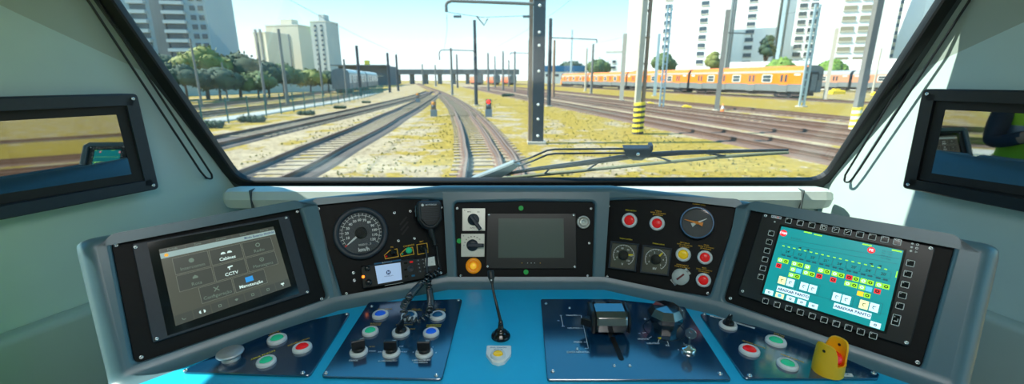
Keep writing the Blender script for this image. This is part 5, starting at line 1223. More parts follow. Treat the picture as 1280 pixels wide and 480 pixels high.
# ---------------------------------------------------------------- poles
mat('pole_dark', (.045, .05, .055), .6, .3, var=.2, scale=5); mat('pole_concrete', (.44, .40, .33), .85, var=.15, scale=4); mat('pole_grey', (.17, .165, .15), .7, var=.2, scale=4)
mat('pole_steel', (.40, .50, .54), .45, .5, var=.1); mat('pole_brown', (.30, .19, .12), .8, .2, var=.25, scale=4); mat('insulator', (.10, .11, .12), .3); mat('stud_white', (.85, .86, .82), .5)
mat('hazard_yellow', (.85, .62, .03), .6); mat('hazard_black', (.03, .03, .03), .6); mat('hazard_cream', (.85, .80, .62), .6)
def pole(label, base, top, wpx, m='pole_dark', style='round', arm=None, taper=.8, lean=0., name='catenary_pole', group='poles of the yard'):
    B = ground(*base); tp = height_at(top[0], top[1], B.y); H = max(tp.z, 1.5); w = wpx/FPX*((B-EYE).dot(FWD))*(B.y/B.xy.length)
    t = thing(name, label, 'pole', Matrix.Translation((B.x, B.y, 0)), group); dx = tp.x-B.x if abs(tp.x-B.x) < .08*H else 0
    if style == 'round':
        mb = MB(); mb.lathe([(w/2, -.02), (w/2*taper, H)], seg=10); mb.build('shaft', MATS[m], t)
    elif style == 'square':
        mb = MB(); az = math.atan2(B.x, B.y); mb.M = Matrix.Rotation(-az, 4, 'Z'); mb.prism(rect(-w/2, -w/3, w/2, w/3), -.02, H); mb.M = None; mb.build('shaft', MATS[m], t)
    elif style == 'ladder':
        for s in (-1, 1): mb = MB(); mb.box((s*w*.36, 0, H/2), (w*.26, w*.3, H)); mb.build('upright', MATS[m], t)
        z = .5
        while z < H: mb = MB(); mb.box((0, 0, z), (w*.5, w*.2, w*.22)); mb.build('batten', MATS[m], t); z += max(.7, H/14)
    mb = MB(); mb.prism(circ(0, 0, w*.9, 10), -.02, .10); mb.build('footing', MATS['pole_concrete'], t)
    for A in arm or []:                                        # (pixel start, pixel end, hook?)
        a = height_at(*A[0], B.y); b = height_at(*A[1], B.y); L_ = t.matrix_world.inverted()
        a = L_ @ a; b = L_ @ b; r = .05 if len(A) < 4 else A[3]; mb = MB(); pts = [a, b]
        if len(A) > 2 and A[2]: d = (b-a).normalized(); pts = [a]+spline([b-d*.8, b-d*.2+V((0, 0, -.05)), b+V((0, 0, -.35)), b+V((0, 0, -.7))], 4)
        mb.tube(pts, r, 8); mb.build('arm', MATS[m], t)
        p = pts[-1]; mb = MB(); mb.lathe([(.02, 0), (.09, .05), (.03, .1), (.09, .15), (.03, .2), (.09, .25), (.02, .3)], tuple(p+V((0, 0, -.30))), 8); mb.build('insulator', MATS['insulator'], t)
    return t, B, H, w
# the big dark pole with pale studs, and its long bent arm
B = ground(672, 179.5); w = 14/FPX*B.y*1.0; H = 10.5
bp_ = thing('catenary_pole', 'tall dark plate pole with pale studs and a long bent arm, middle of the view', 'pole', Matrix.Translation((B.x, B.y, 0)), 'poles of the yard')
mb = MB(); mb.prism(rect(-w/2, -.10, w/2, .10), -.02, H); mb.build('front_plate', MATS['pole_dark'], bp_)
mb = MB(); mb.prism(rect(-w/2-.17, -.04, -w/2-.015, .25), -.02, H); mb.build('rear_channel', MATS['pole_brown'], bp_, 'rear channel in a sunlit brown tone')  # sunlight on this flange is put into its lighter brown colour
for z in (.35, 1.05, 1.65, 3.0, 4.0, 4.5, 5.5, 6.0, 7, 8): mb = MB(); mb.lathe([(.055, 0), (.055, .03), (0, .035)], (0, -.10, z), 10, ax=Matrix.Rotation(PI/2, 3, 'X').to_quaternion()); mb.build('stud', MATS['stud_white'], bp_, 'pale stud')
za = height_at(665, 5, B.y).z; xe = height_at(562, 2, B.y).x-B.x; xh = height_at(558, 2, B.y).x-B.x; zh = height_at(558, 15, B.y).z
mb = MB(); mb.tube([(-w/2, 0, za)]+[(xe*f, 0, za+.12*f) for f in (.3, .6, .95)]+spline([(xe*.98, 0, za+.12), (xh*1.0, 0, za+.02), (xh*1.005, 0, zh+.12), (xh*1.005, 0, zh)], 4), .065, 10); mb.build('arm', MATS['pole_grey'], bp_)
zi = height_at(650, 20, B.y).z
ww = [(xh, 0, zh), (xh*.62, 0, zi-.05), (xh*.2, 0, zi), (-w/2, 0, zi+.02)]; mb = MB(); mb.tube(ww, .012, 5); mb.build('span_wire', MATS['pole_grey'], bp_)
for f in (.93, .18): mb = MB(); mb.tube([(xh*f+.04*i, 0, zi-.02) for i in range(9)], [.02, .075, .03, .075, .03, .075, .03, .075, .02], 8); mb.build('insulator', MATS['insulator'], bp_)
mb = MB(); mb.tube([(xh*.68, 0, zi), (xh*.60, 0, zi-.35), (xh*.56, 0, zi-.1)], .03, 6); mb.build('steady_arm', MATS['pole_grey'], bp_)
mb = MB(); mb.prism(rect(-w*.9, -.3, w*.7, .5), -.02, .10); mb.build('footing', MATS['pole_concrete'], bp_)
pole('slim dark pole left of the big plate pole, arm reaching left', (595.3, 132), (593, 25), 4.6, arm=[((593, 63.5), (549, 62), True)])
pole('thin pole under the arm left of the plate pole', (565.5, 119), (564, 60), 3.2, 'pole_grey')
pole('dark pole right of the plate pole, arm reaching right', (686, 133), (684, 23), 5.2, arm=[((686, 47), (746, 49.5), False)])
pole('thinner pole just behind the dark pole with the right arm', (691.5, 122.5), (690.5, 50), 3.6, 'pole_brown')
pole('thin pole just left of the plate pole', (661, 122.5), (660, 50), 3.2, arm=[((660, 66.5), (638, 66), False)])
pole('grey thin pole left of the plate pole', (643.5, 115.5), (643, 64), 2.6, 'pole_grey')
pole('grey pole standing before the orange train tail', (776.5, 126), (780, 42), 5.2, 'pole_concrete', 'square')
pole('slim dark pole before the second orange car', (738.8, 117), (741, 55), 3.2, 'pole_grey')
pole('pale thin pole beside the blue warehouse end', (731.5, 114), (733, 60), 2.8, 'pole_concrete')
pole('steel grey pole with two legs, right of the striped pole', (826.5, 135.5), (834, 6), 6.5, 'pole_steel', 'ladder')
pole('shorter steel pole behind the two-legged one', (818, 120), (825, 42), 4.0, 'pole_steel', 'square')
pole('brown-grey pole before the nearest orange car', (895.5, 138), (911.5, 12), 6.0, 'pole_grey', 'square', arm=[((909, 41), (940, 42), False)])
pole('pale blue ladder pole right of the orange train', (1001.5, 133.5), (1022, 5), 9, 'pole_steel', 'ladder')
pole('slim concrete pole before the faded second train', (1030.5, 125), (1042, 35), 5, 'pole_concrete', 'square')
# two striped poles
def striped(label, base, wpx, hpx, m1, m2, n, two):
    B = ground(*base); w = wpx/FPX*((B-EYE).dot(FWD))*(B.y/B.xy.length)**1.6; zt = height_at(base[0], hpx, B.y).z; H = 9.5
    t = thing('striped_pole', label, 'pole', Matrix.Translation((B.x, B.y, 0)), 'poles of the yard')
    if two:
        mb = MB(); mb.prism(rect(-w*.55, -w*.3, 0, w*.3), -.02, H); mb.build('upright', MATS['pole_concrete'], t, 'pale concrete upright')
        mb = MB(); mb.prism(rect(w*.2, -w*.2, w*.5, w*.2), -.02, H); mb.build('upright', MATS['pole_brown'], t, 'brown upright')
        for z in (2.2, 3.4, 4.6, 5.8): mb = MB(); mb.box((w*.1, 0, z), (w*.9, w*.3, .08)); mb.build('batten', MATS['pole_brown'], t)
    else:
        mb = MB(); mb.prism(rect(-w*.45, -w*.4, w*.45, w*.4), -.02, H); mb.build('upright', MATS['pole_grey'], t)
    for i in range(n):
        z = zt*i/n; r = w*.62; mb = MB(); vs = []
        for q in (0, 1): vs += [(p[0], p[1], z+zt/n*q+(p[0]/r)*.03) for p in circ(0, 0, r, 12)]
        mb.add(vs, [(k, (k+1) % 12, 12+(k+1) % 12, 12+k) for k in range(12)]+[tuple(range(12, 24))]); mb.build('warning_band', MATS[m1 if i % 2 else m2], t)
striped('pale concrete pole with black and yellow bands round its foot', (797, 167.5), 12, 128, 'hazard_yellow', 'hazard_black', 12, True)
striped('thick grey pole with cream and yellow bands at the right screen edge', (1066, 166), 12.5, 134, 'hazard_cream', 'hazard_yellow', 9, False)
for lab, b, tp, wp, m_ in (('leaning dark pole before the left trees', (360, 131), (350, 36), 4.6, 'pole_grey'), ('dark pole just left of the twin towers', (333, 133), (318, 53), 3.8, 'pole_grey'),
        ('thin dark pole at the left screen edge before the tower', (253, 135), (236, 48), 3.4, 'pole_grey'), ('thin pole before the leafy mass on the left', (285, 126), (270, 78), 2.6, 'pole_grey'),
        ('tall dark pole before the silver coaches', (451, 121), (448, 57), 4.4, 'pole_dark'), ('thin pole at the near end of the silver coaches', (434, 121), (433.5, 74), 3, 'pole_grey'),
        ('thin pole right of the twin towers', (404, 120), (399, 66), 3, 'pole_grey'), ('dark pole at the far end of the silver coaches', (487.5, 116), (485, 66), 3.6, 'pole_dark'),
        ('thin dark pole beside the green fence end', (498, 114), (496.5, 68), 3, 'pole_dark'), ('thin pole before the left bridge end', (529, 106), (528.5, 80), 2.2, 'pole_grey'),
        ('lone thin pole left of centre before the bridge', (545, 108), (543, 81), 2.2, 'pole_grey'), ('thin dark pole left under the bridge middle', (572, 110), (570.5, 68), 2.4, 'pole_dark'),
        ('slim pole between the two arm poles', (610.5, 114), (610, 66), 2.6, 'pole_grey'), ('hair-thin pole before the right bridge half', (619, 110), (618.5, 70), 2, 'pole_grey'),
        ('slim pole right of the bridge middle', (629, 113.5), (628.5, 64), 2.6, 'pole_grey'), ('thin pole at the right bridge end', (636, 109), (635, 75), 2, 'pole_grey'),
        ('pale lattice mast far behind the blue warehouse', (713, 107), (712.5, 37), 2.4, 'pole_steel'), ('thin pole before the brown tower block', (1090, 118), (1100, 60), 3, 'pole_concrete')):
    pole(lab, b, tp, wp, m_, 'round')
# overhead wires
for lab, pts in (('overhead wire from the plate pole arm down to the bridge', [(xh+B.x, B.y, zh-.1), (-5.5, 38, 5.9), (-14, 90, 6)]), ('overhead wire running right of the plate pole', [(4.5, -2, 7.6), (2.6, 28, 6.6), (-9, 95, 6.3)]),
                 ('overhead wire high before the white blocks', [(25, 18, 9.5), (18, 45, 8.2), (4, 110, 7.5)]), ('overhead wire before the right apartment blocks', [(40, 30, 12), (30, 55, 9.6), (12, 110, 8)]), ('overhead wire on the left before the towers', [(-13, 5, 9.5), (-14, 40, 6.6), (-21, 100, 6.4)])):
    o_ = spline([V(p) for p in pts], 6); mb = MB(); mb.tube(o_, .014, 4); ob = mb.build('overhead_wire', MATS['pole_grey']); tag(ob, lab, 'wire', 'overhead wires')

# ---------------------------------------------------------------- dwarf signals, cone, lumps
mat('signal_black', (.03, .035, .04), .5); mat('signal_foot', (.18, .22, .24), .6); mat('red_lamp', (1, .03, .01), .3, emit=1.2); mat('orange_box', (.75, .28, .03), .5)
for lab, b, hpx, red in (('small dwarf signal with a red light beside the main track', (611, 146), 23, 1), ('small dwarf signal standing between the left and main tracks', (542.5, 145.5), 20, 0), ('tiny dwarf signal beside the green fence end', (522.5, 128.5), 13, 0)):
    Bq = ground(*b); h = hpx/FPX*((Bq-EYE).dot(FWD)); t = thing('dwarf_signal', lab, 'signal', Matrix.Translation((Bq.x, Bq.y, 0)), 'dwarf signals')
    mb = MB(); mb.box((0, 0, h*.2), (h*.36, h*.36, h*.42), ch=.01); mb.build('foot', MATS['signal_foot'], t)
    mb = MB(); mb.box((0, 0, h*.66), (h*.28, h*.26, h*.54), ch=.01); mb.build('head', MATS['signal_black' if red else 'pole_brown'], t)
    for z, m_ in ((.80, 'red_lamp' if red else 'orange_box'), (.60, 'insulator')): mb = MB(); mb.lathe([(h*.11, 0), (h*.10, .03), (0, .04)], (0, -h*.13, h*z), 12, ax=Matrix.Rotation(PI/2, 3, 'X').to_quaternion()); mb.build('lamp', MATS[m_], t)
mat('cone_orange', (.95, .22, .03), .5); mat('cone_white', (.9, .9, .88), .5)
Bq = ground(902.5, 141); t = thing('traffic_cone', 'orange and white traffic cone before the orange train', 'traffic cone', Matrix.Translation((Bq.x, Bq.y, 0)))
mb = MB(); mb.box((0, 0, .02), (.42, .42, .04)); mb.lathe([(.16, .04), (.10, .34)], seg=16); mb.build('lower_cone', MATS['cone_orange'], t)
mb = MB(); mb.lathe([(.102, .33), (.065, .55)], seg=16); mb.build('white_band', MATS['cone_white'], t); mb = MB(); mb.lathe([(.066, .54), (.03, .74), (0, .75)], seg=16); mb.build('tip', MATS['cone_orange'], t)
mat('machine_yellow', (.92, .62, .02), .5)
for lab, b, wp in (('low yellow switch machine beside the brown tracks', (858, 135.5), 11), ('small yellow switch machine left of the low one', (813, 130.5), 8), ('yellow switch machine under the faded second train', (1046, 117.5), 16), ('yellow switch machine at the far right edge', (1095, 119), 10)):
    Bq = ground(*b); w = wp/FPX*((Bq-EYE).dot(FWD)); t = thing('switch_machine', lab, 'switch machine', Matrix.Translation((Bq.x, Bq.y, 0)), 'yellow switch machines')
    mb = MB(); mb.box((0, 0, w*.14), (w, w*.45, w*.28), ch=w*.05); mb.build('housing', MATS['machine_yellow'], t); mb = MB(); mb.box((-w*.1, 0, w*.33), (w*.45, w*.35, w*.12), ch=w*.03); mb.build('lid', MATS['machine_yellow'], t)
def clump(mb, c, R, n, sz, m=0, sc=(1, 1, .8)):
    for i in range(n):
        d = V((random.gauss(0, 1), random.gauss(0, 1), random.gauss(0, 1))).normalized(); r = R*(.72+.3*random.random())
        p = V(c)+V((d.x*sc[0], d.y*sc[1], d.z*sc[2]))*r; a = V((random.gauss(0, 1), random.gauss(0, 1), random.gauss(0, 1))).normalized(); b = a.cross(d+V((.01, .02, .3))).normalized(); s_ = sz*random.uniform(.6, 1.3)
        mb.add([p-a*s_, p+b*s_*.6, p+a*s_, p-b*s_*.6], [(0, 1, 2, 3)], m)
mat('leaf_deep', (.030, .06, .028), .8, var=.4, scale=.8); mat('leaf_mid', (.075, .115, .028), .8, var=.4, scale=.8); mat('leaf_olive', (.17, .18, .035), .8, var=.35, scale=.8); mat('leaf_fresh', (.13, .22, .03), .8, var=.3, scale=.8); mat('bark', (.12, .085, .06), .9, var=.3)
def tree(label, px, pytop, Y, wpx, m='leaf_mid', group='trees behind the yard', name='leafy_tree', n=900):
    tp = height_at(px, pytop, Y); H = tp.z; dF = (tp-EYE).dot(FWD); R = wpx/FPX*dF/2; t = thing(name, label, 'tree', Matrix.Translation((tp.x, Y, 0)), group)
    mb = MB(); mb.tube([(0, 0, -.05), (.1, 0, H*.3), (-.05, .1, H*.62)], [H*.035, H*.028, H*.018], 8)
    for k in range(4): a = k*1.7; mb.tube([(0, 0, H*.38), (math.cos(a)*R*.5, math.sin(a)*R*.5, H*.66)], [H*.016, H*.008], 6)
    mb.build('trunk', MATS['bark'], t)
    mb = MB(); K = 9
    for k in range(K):
        a = 2.4*k; f = .62*math.sqrt((k+.3)/K); r = R*random.uniform(.50, .68); zc_ = H*.50+(H*.50-r*.8)*(1-f*1.25)*.98
        cc = (math.cos(a)*R*f, math.sin(a)*R*f, zc_); mb.ball(cc, r*.86, seg=10, ring=6, sc=(1, 1, .8)); clump(mb, cc, r, n//K, R*.10)
    o = mb.build('foliage', MATS[m], t); o['kind'] = 'stuff'
    return t
for a in (('dark leafy tree at the left glass edge, below the grey tower', 203, 64, 58, 50, 'leaf_deep'), ('tall bright tree left of centre in the left tree row', 248, 52, 60, 62, 'leaf_olive'), ('wide dark tree right of the tall bright one', 292, 62, 64, 66, 'leaf_deep'), ('low dark tree in the left row before the twin towers', 330, 73, 66, 46, 'leaf_deep'), ('mid green tree at the foot of the twin towers', 350, 76, 72, 44, 'leaf_mid'), ('short yellowish tree right of the twin towers', 385, 84, 84, 40, 'leaf_olive'), ('small dark bush tree before the slim tower', 408, 86, 88, 30, 'leaf_deep'), ('bush tree at the left end of the station building', 428, 88, 130, 26, 'leaf_mid'),
          ('low dark tree in front of the tower foot', 225, 76, 52, 44, 'leaf_deep'), ('dark low tree in the middle of the left row', 268, 80, 56, 56, 'leaf_deep'), ('low tree nearest the twin towers', 318, 86, 60, 46, 'leaf_mid'),
          ('round tree right of the blue warehouse', 748, 71, 250, 34, 'leaf_mid'), ('wide low tree behind the blue warehouse', 715, 74, 300, 36, 'leaf_deep'), ('round tree before the first white block', 830, 62, 135, 34, 'leaf_mid'), ('small tree between the first two white blocks', 893, 60, 120, 22, 'leaf_olive'),
          ('fresh green bush tree above the train end', 978, 68, 88, 38, 'leaf_fresh'), ('bright green tree before the beige-windowed block', 1042, 70, 105, 36, 'leaf_fresh'), ('dark pointed tree between the white blocks', 962, 38, 170, 22, 'leaf_deep'), ('low tree above the first orange car', 795, 86, 170, 20, 'leaf_mid'), ('low bush above the middle orange car', 905, 84, 110, 20, 'leaf_fresh')): tree(*a)
for lab, b, wp in (('dark shrub at the fence foot, nearest the glass edge', (262, 160), 34), ('long dark shrub at the fence foot', (316, 153), 30), ('rounded shrub midway along the fence', (383, 144), 20), ('small shrub farther along the fence', (425, 136), 14), ('smallest shrub near the fence end', (458, 129), 10), ('dark weed clump right of the plate pole', (635, 121), 14)):
    Bq = ground(*b); R = wp/FPX*((Bq-EYE).dot(FWD))/2; t = thing('low_shrub', lab, 'shrub', Matrix.Translation((Bq.x, Bq.y, 0)), 'shrubs along the fence'); mb = MB()
    for k in range(4): cc = ((k-1.5)*R*.5, 0, R*.28); mb.ball(cc, R*.34, seg=8, ring=5, sc=(1.2, .8, .8)); clump(mb, cc, R*.42, 60, R*.10, sc=(1.2, .8, .8))
    o = mb.build('foliage', MATS['leaf_deep'], t); o['kind'] = 'stuff'; mb = MB(); mb.tube([(0, 0, -.02), (0, 0, R*.3)], R*.05, 6); mb.build('stem', MATS['bark'], t)

# ---------------------------------------------------------------- green mesh fence
mat('fence_green', (.025, .13, .11), .6, var=.1)
FP = spline([V((-18.6, 0)), V((-17.9, 18)), V((-17.8, 27)), V((-18.6, 40)), V((-19.8, 54)), V((-22.5, 72)), V((-25.5, 88))], 10)
fe = thing('mesh_fence', 'long low green mesh fence between the left tracks and the pale path', 'fence', Matrix.Translation((FP[0].x, FP[0].y, 0))); I = fe.matrix_world.inverted()
s = 0; nxt = 1
for a, b in zip(FP, FP[1:]):
    l = (b-a).length; t_ = (b-a)/l
    while nxt < s+l: p = a+t_*(nxt-s); mb = MB(); mb.M = I; mb.box((p.x, p.y, .78), (.065, .065, 1.6)); mb.build('fence_post', MATS['fence_green'], fe); nxt += 2.4
    s += l
for z in (.12, .55, 1.0, 1.5): mb = MB(); mb.M = I; mb.tube([(p.x, p.y, z) for p in FP], .022, 5); mb.build('fence_rail', MATS['fence_green'], fe)
mb = MB(); mb.M = I
for a, b in zip(FP, FP[1:]):
    for k in range(10): p = a.lerp(b, k/10); mb.beam((p.x, p.y, .1), (p.x, p.y, 1.5), .008, .008)
o = mb.build('mesh_wires', MATS['fence_green'], fe); o['kind'] = 'stuff'
# wall behind the left trees
mat('white_render', (.88, .88, .85), .8, var=.03, scale=.1); mat('wall_render', (.52, .52, .44), .9, var=.15, scale=.5)
mb = MB(); mb.beam((-62, 38, 1.3), (-38, 118, 1.3), .3, 2.6); tag(mb.build('boundary_wall', MATS['wall_render']), 'pale boundary wall under the left row of trees', 'wall')
mb = MB(); mb.beam((62, 128, 3.6), (125, 78, 3.6), .6, 7.2); tag(mb.build('boundary_wall', MATS['white_render']), 'high white boundary wall below the right apartment blocks', 'wall')

# ---------------------------------------------------------------- trains
mat('coach_orange', (.80, .19, .006), .45, var=.06, scale=.6); mat('coach_grey', (.15, .165, .165), .5, 0., var=.1, scale=.6); mat('coach_pale', (.30, .31, .29), .45, var=.06); mat('coach_red', (.70, .13, .05), .5, var=.1); mat('coach_dark', (.025, .024, .024), .7); mat('coach_under', (.10, .07, .06), .8, var=.4, scale=1.5)
mat('coach_window', (.05, .07, .08), .12); mat('coach_frame', (.60, .58, .54), .4); mat('coach_door', (.85, .20, .02), .45); mat('coach_fade', (.55, .22, .12), .5, var=.06)
DT = V((-.2, 1, 0)).normalized()
def coach(label, near, L, body, band, roof, side, frontlit=False, group='coaches of the orange train', simple=False, door='coach_door'):
    a = V((near[0], near[1], 0)); ang = math.atan2(DT.y, DT.x)
    if side < 0: a = a+DT*L; ang += PI
    t = thing('train_coach', label, 'train coach', Matrix.Translation(a) @ Matrix.Rotation(ang, 4, 'Z'), group)
    # local x along the coach away from the camera, local +y faces left towards the yard
    W_ = 1.5; prof = [(W_*.9, .95), (W_, 1.05), (W_, 2.0), (W_, 3.45), (W_*.97, 3.75), (W_*.80, 4.15), (W_*.4, 4.36), (0, 4.40)]; prof = prof+[(-p[0], p[1]) for p in reversed(prof[:-1])]
    k = len(prof); vs = [(x, p[0], p[1]) for x in (.15, L-.15) for p in prof]; mb = MB()
    mi = [0, 0, 1, 2, 3, 3, 3]; mi = mi+list(reversed(mi))
    for i in range(k-1): mb.add([vs[i], vs[i+1], vs[k+i+1], vs[k+i]], [(3, 2, 1, 0)], mi[i])
    mb.add([vs[i] for i in range(k)], [tuple(range(k))], 4); mb.add([vs[k+i] for i in range(k)], [tuple(reversed(range(k)))], 4); mb.face([vs[0], vs[k], vs[2*k-1], vs[k-1]], 5)
    mb.build('coach_body', [MATS[m_] for m_ in (body, band, 'coach_pale', roof, 'coach_grey', 'coach_dark')], t)
    mb = MB(); mb.box((L/2, 0, .72), (L*.94, 2.2, .46)); mb.build('underframe', MATS['coach_under'], t)
    for x in (L*.14, L*.86):
        mb = MB(); mb.box((x, 0, .55), (3.4, 2.3, .34)); bg_ = mb.build('bogie', MATS['coach_under'], t)
        for dx in (-1.1, 1.1): mb = MB(); mb.lathe([(.44, -1.15), (.44, 1.15)], (x+dx, 0, .66), 14, ax=Matrix.Rotation(PI/2, 3, 'X').to_quaternion()); mb.build('wheel', MATS['coach_dark'], bg_)
    if simple: return t
    for f in (.13, .37, .63, .87):
        x = L*f; mb = MB(); mb.box((x, W_+.005, 2.2), (1.5, .04, 2.2)); dr = mb.build('door', MATS[door], t)
        for dx in (-.36, .36): mb = MB(); mb.box((x+dx, W_+.03, 2.75), (.42, .03, .95), ch=.01); mb.build('door_window', MATS['coach_window'], dr)
        mb = MB(); mb.box((x, W_+.02, 1.5), (1.6, .05, .8)); mb.build('lower_leaf', MATS['coach_grey'], dr)
        mb = MB(); mb.box((x, W_+.06, 1.02), (1.7, .12, .06)); mb.build('step', MATS['coach_pale'], dr)
    for f in (.25, .50, .75):
        x = L*f; mb = MB(); mb.prism([(p[0], p[1]) for p in rnd(rect(-.95, -.56, .95, .56), .22, 3)], 0, .04); mb.M = None
        mb2 = MB(); mb2.M = Matrix.Translation((x, W_, 2.72)) @ Matrix(((-1, 0, 0, 0), (0, 0, 1, 0), (0, 1, 0, 0), (0, 0, 0, 1))); mb2.prism(rnd(rect(-.95, -.56, .95, .56), .22, 3), -.01, .05); wf = mb2.build('window_frame', MATS['coach_frame'], t)
        for z0_, z1_ in ((-.44, -.04), (.04, .44)):
            mb2 = MB(); mb2.M = Matrix.Translation((x, W_, 2.72)) @ Matrix(((-1, 0, 0, 0), (0, 0, 1, 0), (0, 1, 0, 0), (0, 0, 0, 1))); mb2.prism(rect(-.74, z0_, .74, z1_), .04, .07); mb2.build('pane', MATS['coach_window'], wf)
    for f in (.045, .955): mb = MB(); mb.box((L*f, W_+.01, 3.22), (1.0, .05, .24), ch=.02); mb.build('marker_panel', MATS['coach_frame'], t)
    # inner end with gangway
    mb = MB(); mb.box((.06, 0, 2.3), (.22, 1.1, 2.5)); gw = mb.build('gangway', MATS['coach_dark'], t)
    mb = MB(); mb.box((-.07, 0, 2.2), (.05, .8, 2.1)); mb.build('gangway_door', MATS['coach_grey'], gw)
    for y_ in (-1.0, 1.0): mb = MB(); mb.box((.08, y_, 2.9), (.10, .55, .8)); mb.build('end_window', MATS['coach_window'], t)
    return t
st = V((37.68+1.4*.97, 57.73, 0))
for i, lab in enumerate(('nearest orange and grey coach, its dark end towards us', 'second orange and grey coach from the near end', 'third orange and grey coach, behind the striped pole', 'fourth orange and grey coach with the orange cab end')):
    p = st+DT*(25.6*i); coach(lab, (p.x, p.y), 25.2, 'coach_grey', 'coach_orange', 'coach_orange', 1)
p = st+DT*(25.6*4-.4); mb = MB(); t = thing('cab_nose', 'sloped orange cab nose at the far end of the orange train', 'train nose', Matrix.Translation(p) @ Matrix.Rotation(math.atan2(DT.y, DT.x), 4, 'Z'))
mb.add([(0, y, z) for y, z in ((-1.48, .95), (1.48, .95), (1.48, 3.7), (.8, 4.3), (-.8, 4.3), (-1.48, 3.7))]+[(x, y, z) for x, y, z in ((1.9, -1.35, .8), (1.9, 1.35, .8), (1.2, 1.35, 3.3), (.6, .7, 4.1), (.6, -.7, 4.1), (1.2, -1.35, 3.3))], [(i, (i+1) % 6, 6+(i+1) % 6, 6+i) for i in range(6)]+[tuple(range(6, 12)), tuple(reversed(range(6)))]); mb.build('nose_shell', MATS['coach_orange'], t)
mb = MB(); mb.box((.75, 1.44, 2.9), (.7, .06, .8)); mb.build('cab_window', MATS['coach_window'], t)
mb = MB(); mb.box((.9, 0, .6), (1.8, 2.0, .8)); mb.build('pilot', MATS['coach_under'], t)
q0 = ground(1006, 113.2); q0 = V((q0.x, q0.y, 0))
for i, lab in enumerate(('faded orange coach behind the ladder pole', 'faded orange coach at the right glass edge')):
    p = q0-DT*(25.6*i); a_ = p-DT*12; coach(lab, (a_.x, a_.y), 25.2, 'coach_grey', 'coach_fade', 'coach_pale', 1, group='coaches of the faded train', door='coach_fade')
for i, (px, lab) in enumerate(((608, 'red far coach left under the bridge end'), (630, 'red far coach right under the bridge'), (650, 'red far coach left of the plate pole'))):
    p = ground(px, 106.3); coach(lab, (p.x-3, p.y-4), 22, 'coach_red', 'coach_fade', 'coach_pale', 1, simple=True, group='far red coaches')
for i, (px, lab) in enumerate(((402, 'white silver coach beside the left tree row'), (438, 'white silver coach before the dark station building'))):
    p = ground(452, 113.5)-DT*(25.6*(1-i)); coach(lab, (p.x, p.y), 24, 'coach_grey', 'coach_frame', 'coach_frame', -1, group='silver coaches on the left', door='coach_grey')

# ---------------------------------------------------------------- buildings
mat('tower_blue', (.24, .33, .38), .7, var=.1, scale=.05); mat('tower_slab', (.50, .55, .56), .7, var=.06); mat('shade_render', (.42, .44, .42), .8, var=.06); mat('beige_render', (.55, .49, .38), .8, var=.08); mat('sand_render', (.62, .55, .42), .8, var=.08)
mat('pane_dark', (.05, .07, .09), .2); mat('pane_beige', (.30, .26, .18), .4); mat('window_sill', (.60, .56, .48), .8); mat('slab_dark', (.16, .17, .17), .7, var=.1); mat('warehouse_blue', (.02, .16, .34), .6, var=.06); mat('station_grey', (.12, .13, .14), .7, var=.15)
def windows(t, I, w, h, n, ox, xs, z0, dz, zn, depth_y, mw='pane_dark', sill=True):
    me = MB().box((0, 0, 0), (w, .3, h)).mesh('window', MATS[mw]); ms = MB().box((0, 0, 0), (w*1.15, .5, .22)).mesh('window_sill', MATS['window_sill'])
    for x in xs:
        for k in range(zn):
            o = put('window', me, t); o.location = (x, depth_y, z0+dz*k)
            if sill: q = put('window_sill', ms, o); q.location = (0, -.05, -h/2-.1)
def block(label, pxl, pxr, Y, H, yaw, depth, m, side_m, cols, wn=(2.0, 1.5), dz=3.0, mw='pane_dark', ztop=1e9, name='apartment_block', cap=True, z0=9.0):
    H = height_at((pxl+pxr)/2, -H, Y).z if H < 0 else H; a = height_at(pxl, 98, Y); b = height_at(pxr, 98, Y); c_ = (a+b)/2; W_ = (b-a).length/math.cos(yaw); t = thing(name, label, 'building', Matrix.Translation((c_.x, Y, 0)) @ Matrix.Rotation(yaw, 4, 'Z'), 'buildings around the yard')
    mb = MB(); mb.box((0, depth/2, H/2), (W_, depth, H)); mb.build('walls', MATS[m], t)
    if side_m:
        mb = MB(); mb.box((W_/2+.15, depth/2, H/2), (.3, depth*.98, H*.995)); mb.build('side_wall', MATS[side_m], t)  # shade on the block's side is put into a darker render
        for f in (.3, .7): mb = MB(); mb.box((W_/2+.2, depth*f, H/2), (.5, depth*.16, H*.98)); mb.build('window_strip', MATS['slab_dark'], t)
    if cap: mb = MB(); mb.box((0, depth/2, H-.3), (W_*1.02, depth*1.02, .8)); mb.build('roof_edge', MATS['window_sill'], t)
    if cap and H > 34: mb = MB(); mb.box((0, depth/2, H+2.4), (W_*.35, depth*.4, 4)); mb.build('roof_house', MATS[m], t)
    vis = min(H, height_at(pxl, -25, Y).z); zn = int((min(vis, ztop)-z0)/dz)
    if cols: windows(t, None, wn[0], wn[1], 0, 0, [W_*x for x in cols], z0, dz, zn, -.05, mw)
    return t, W_
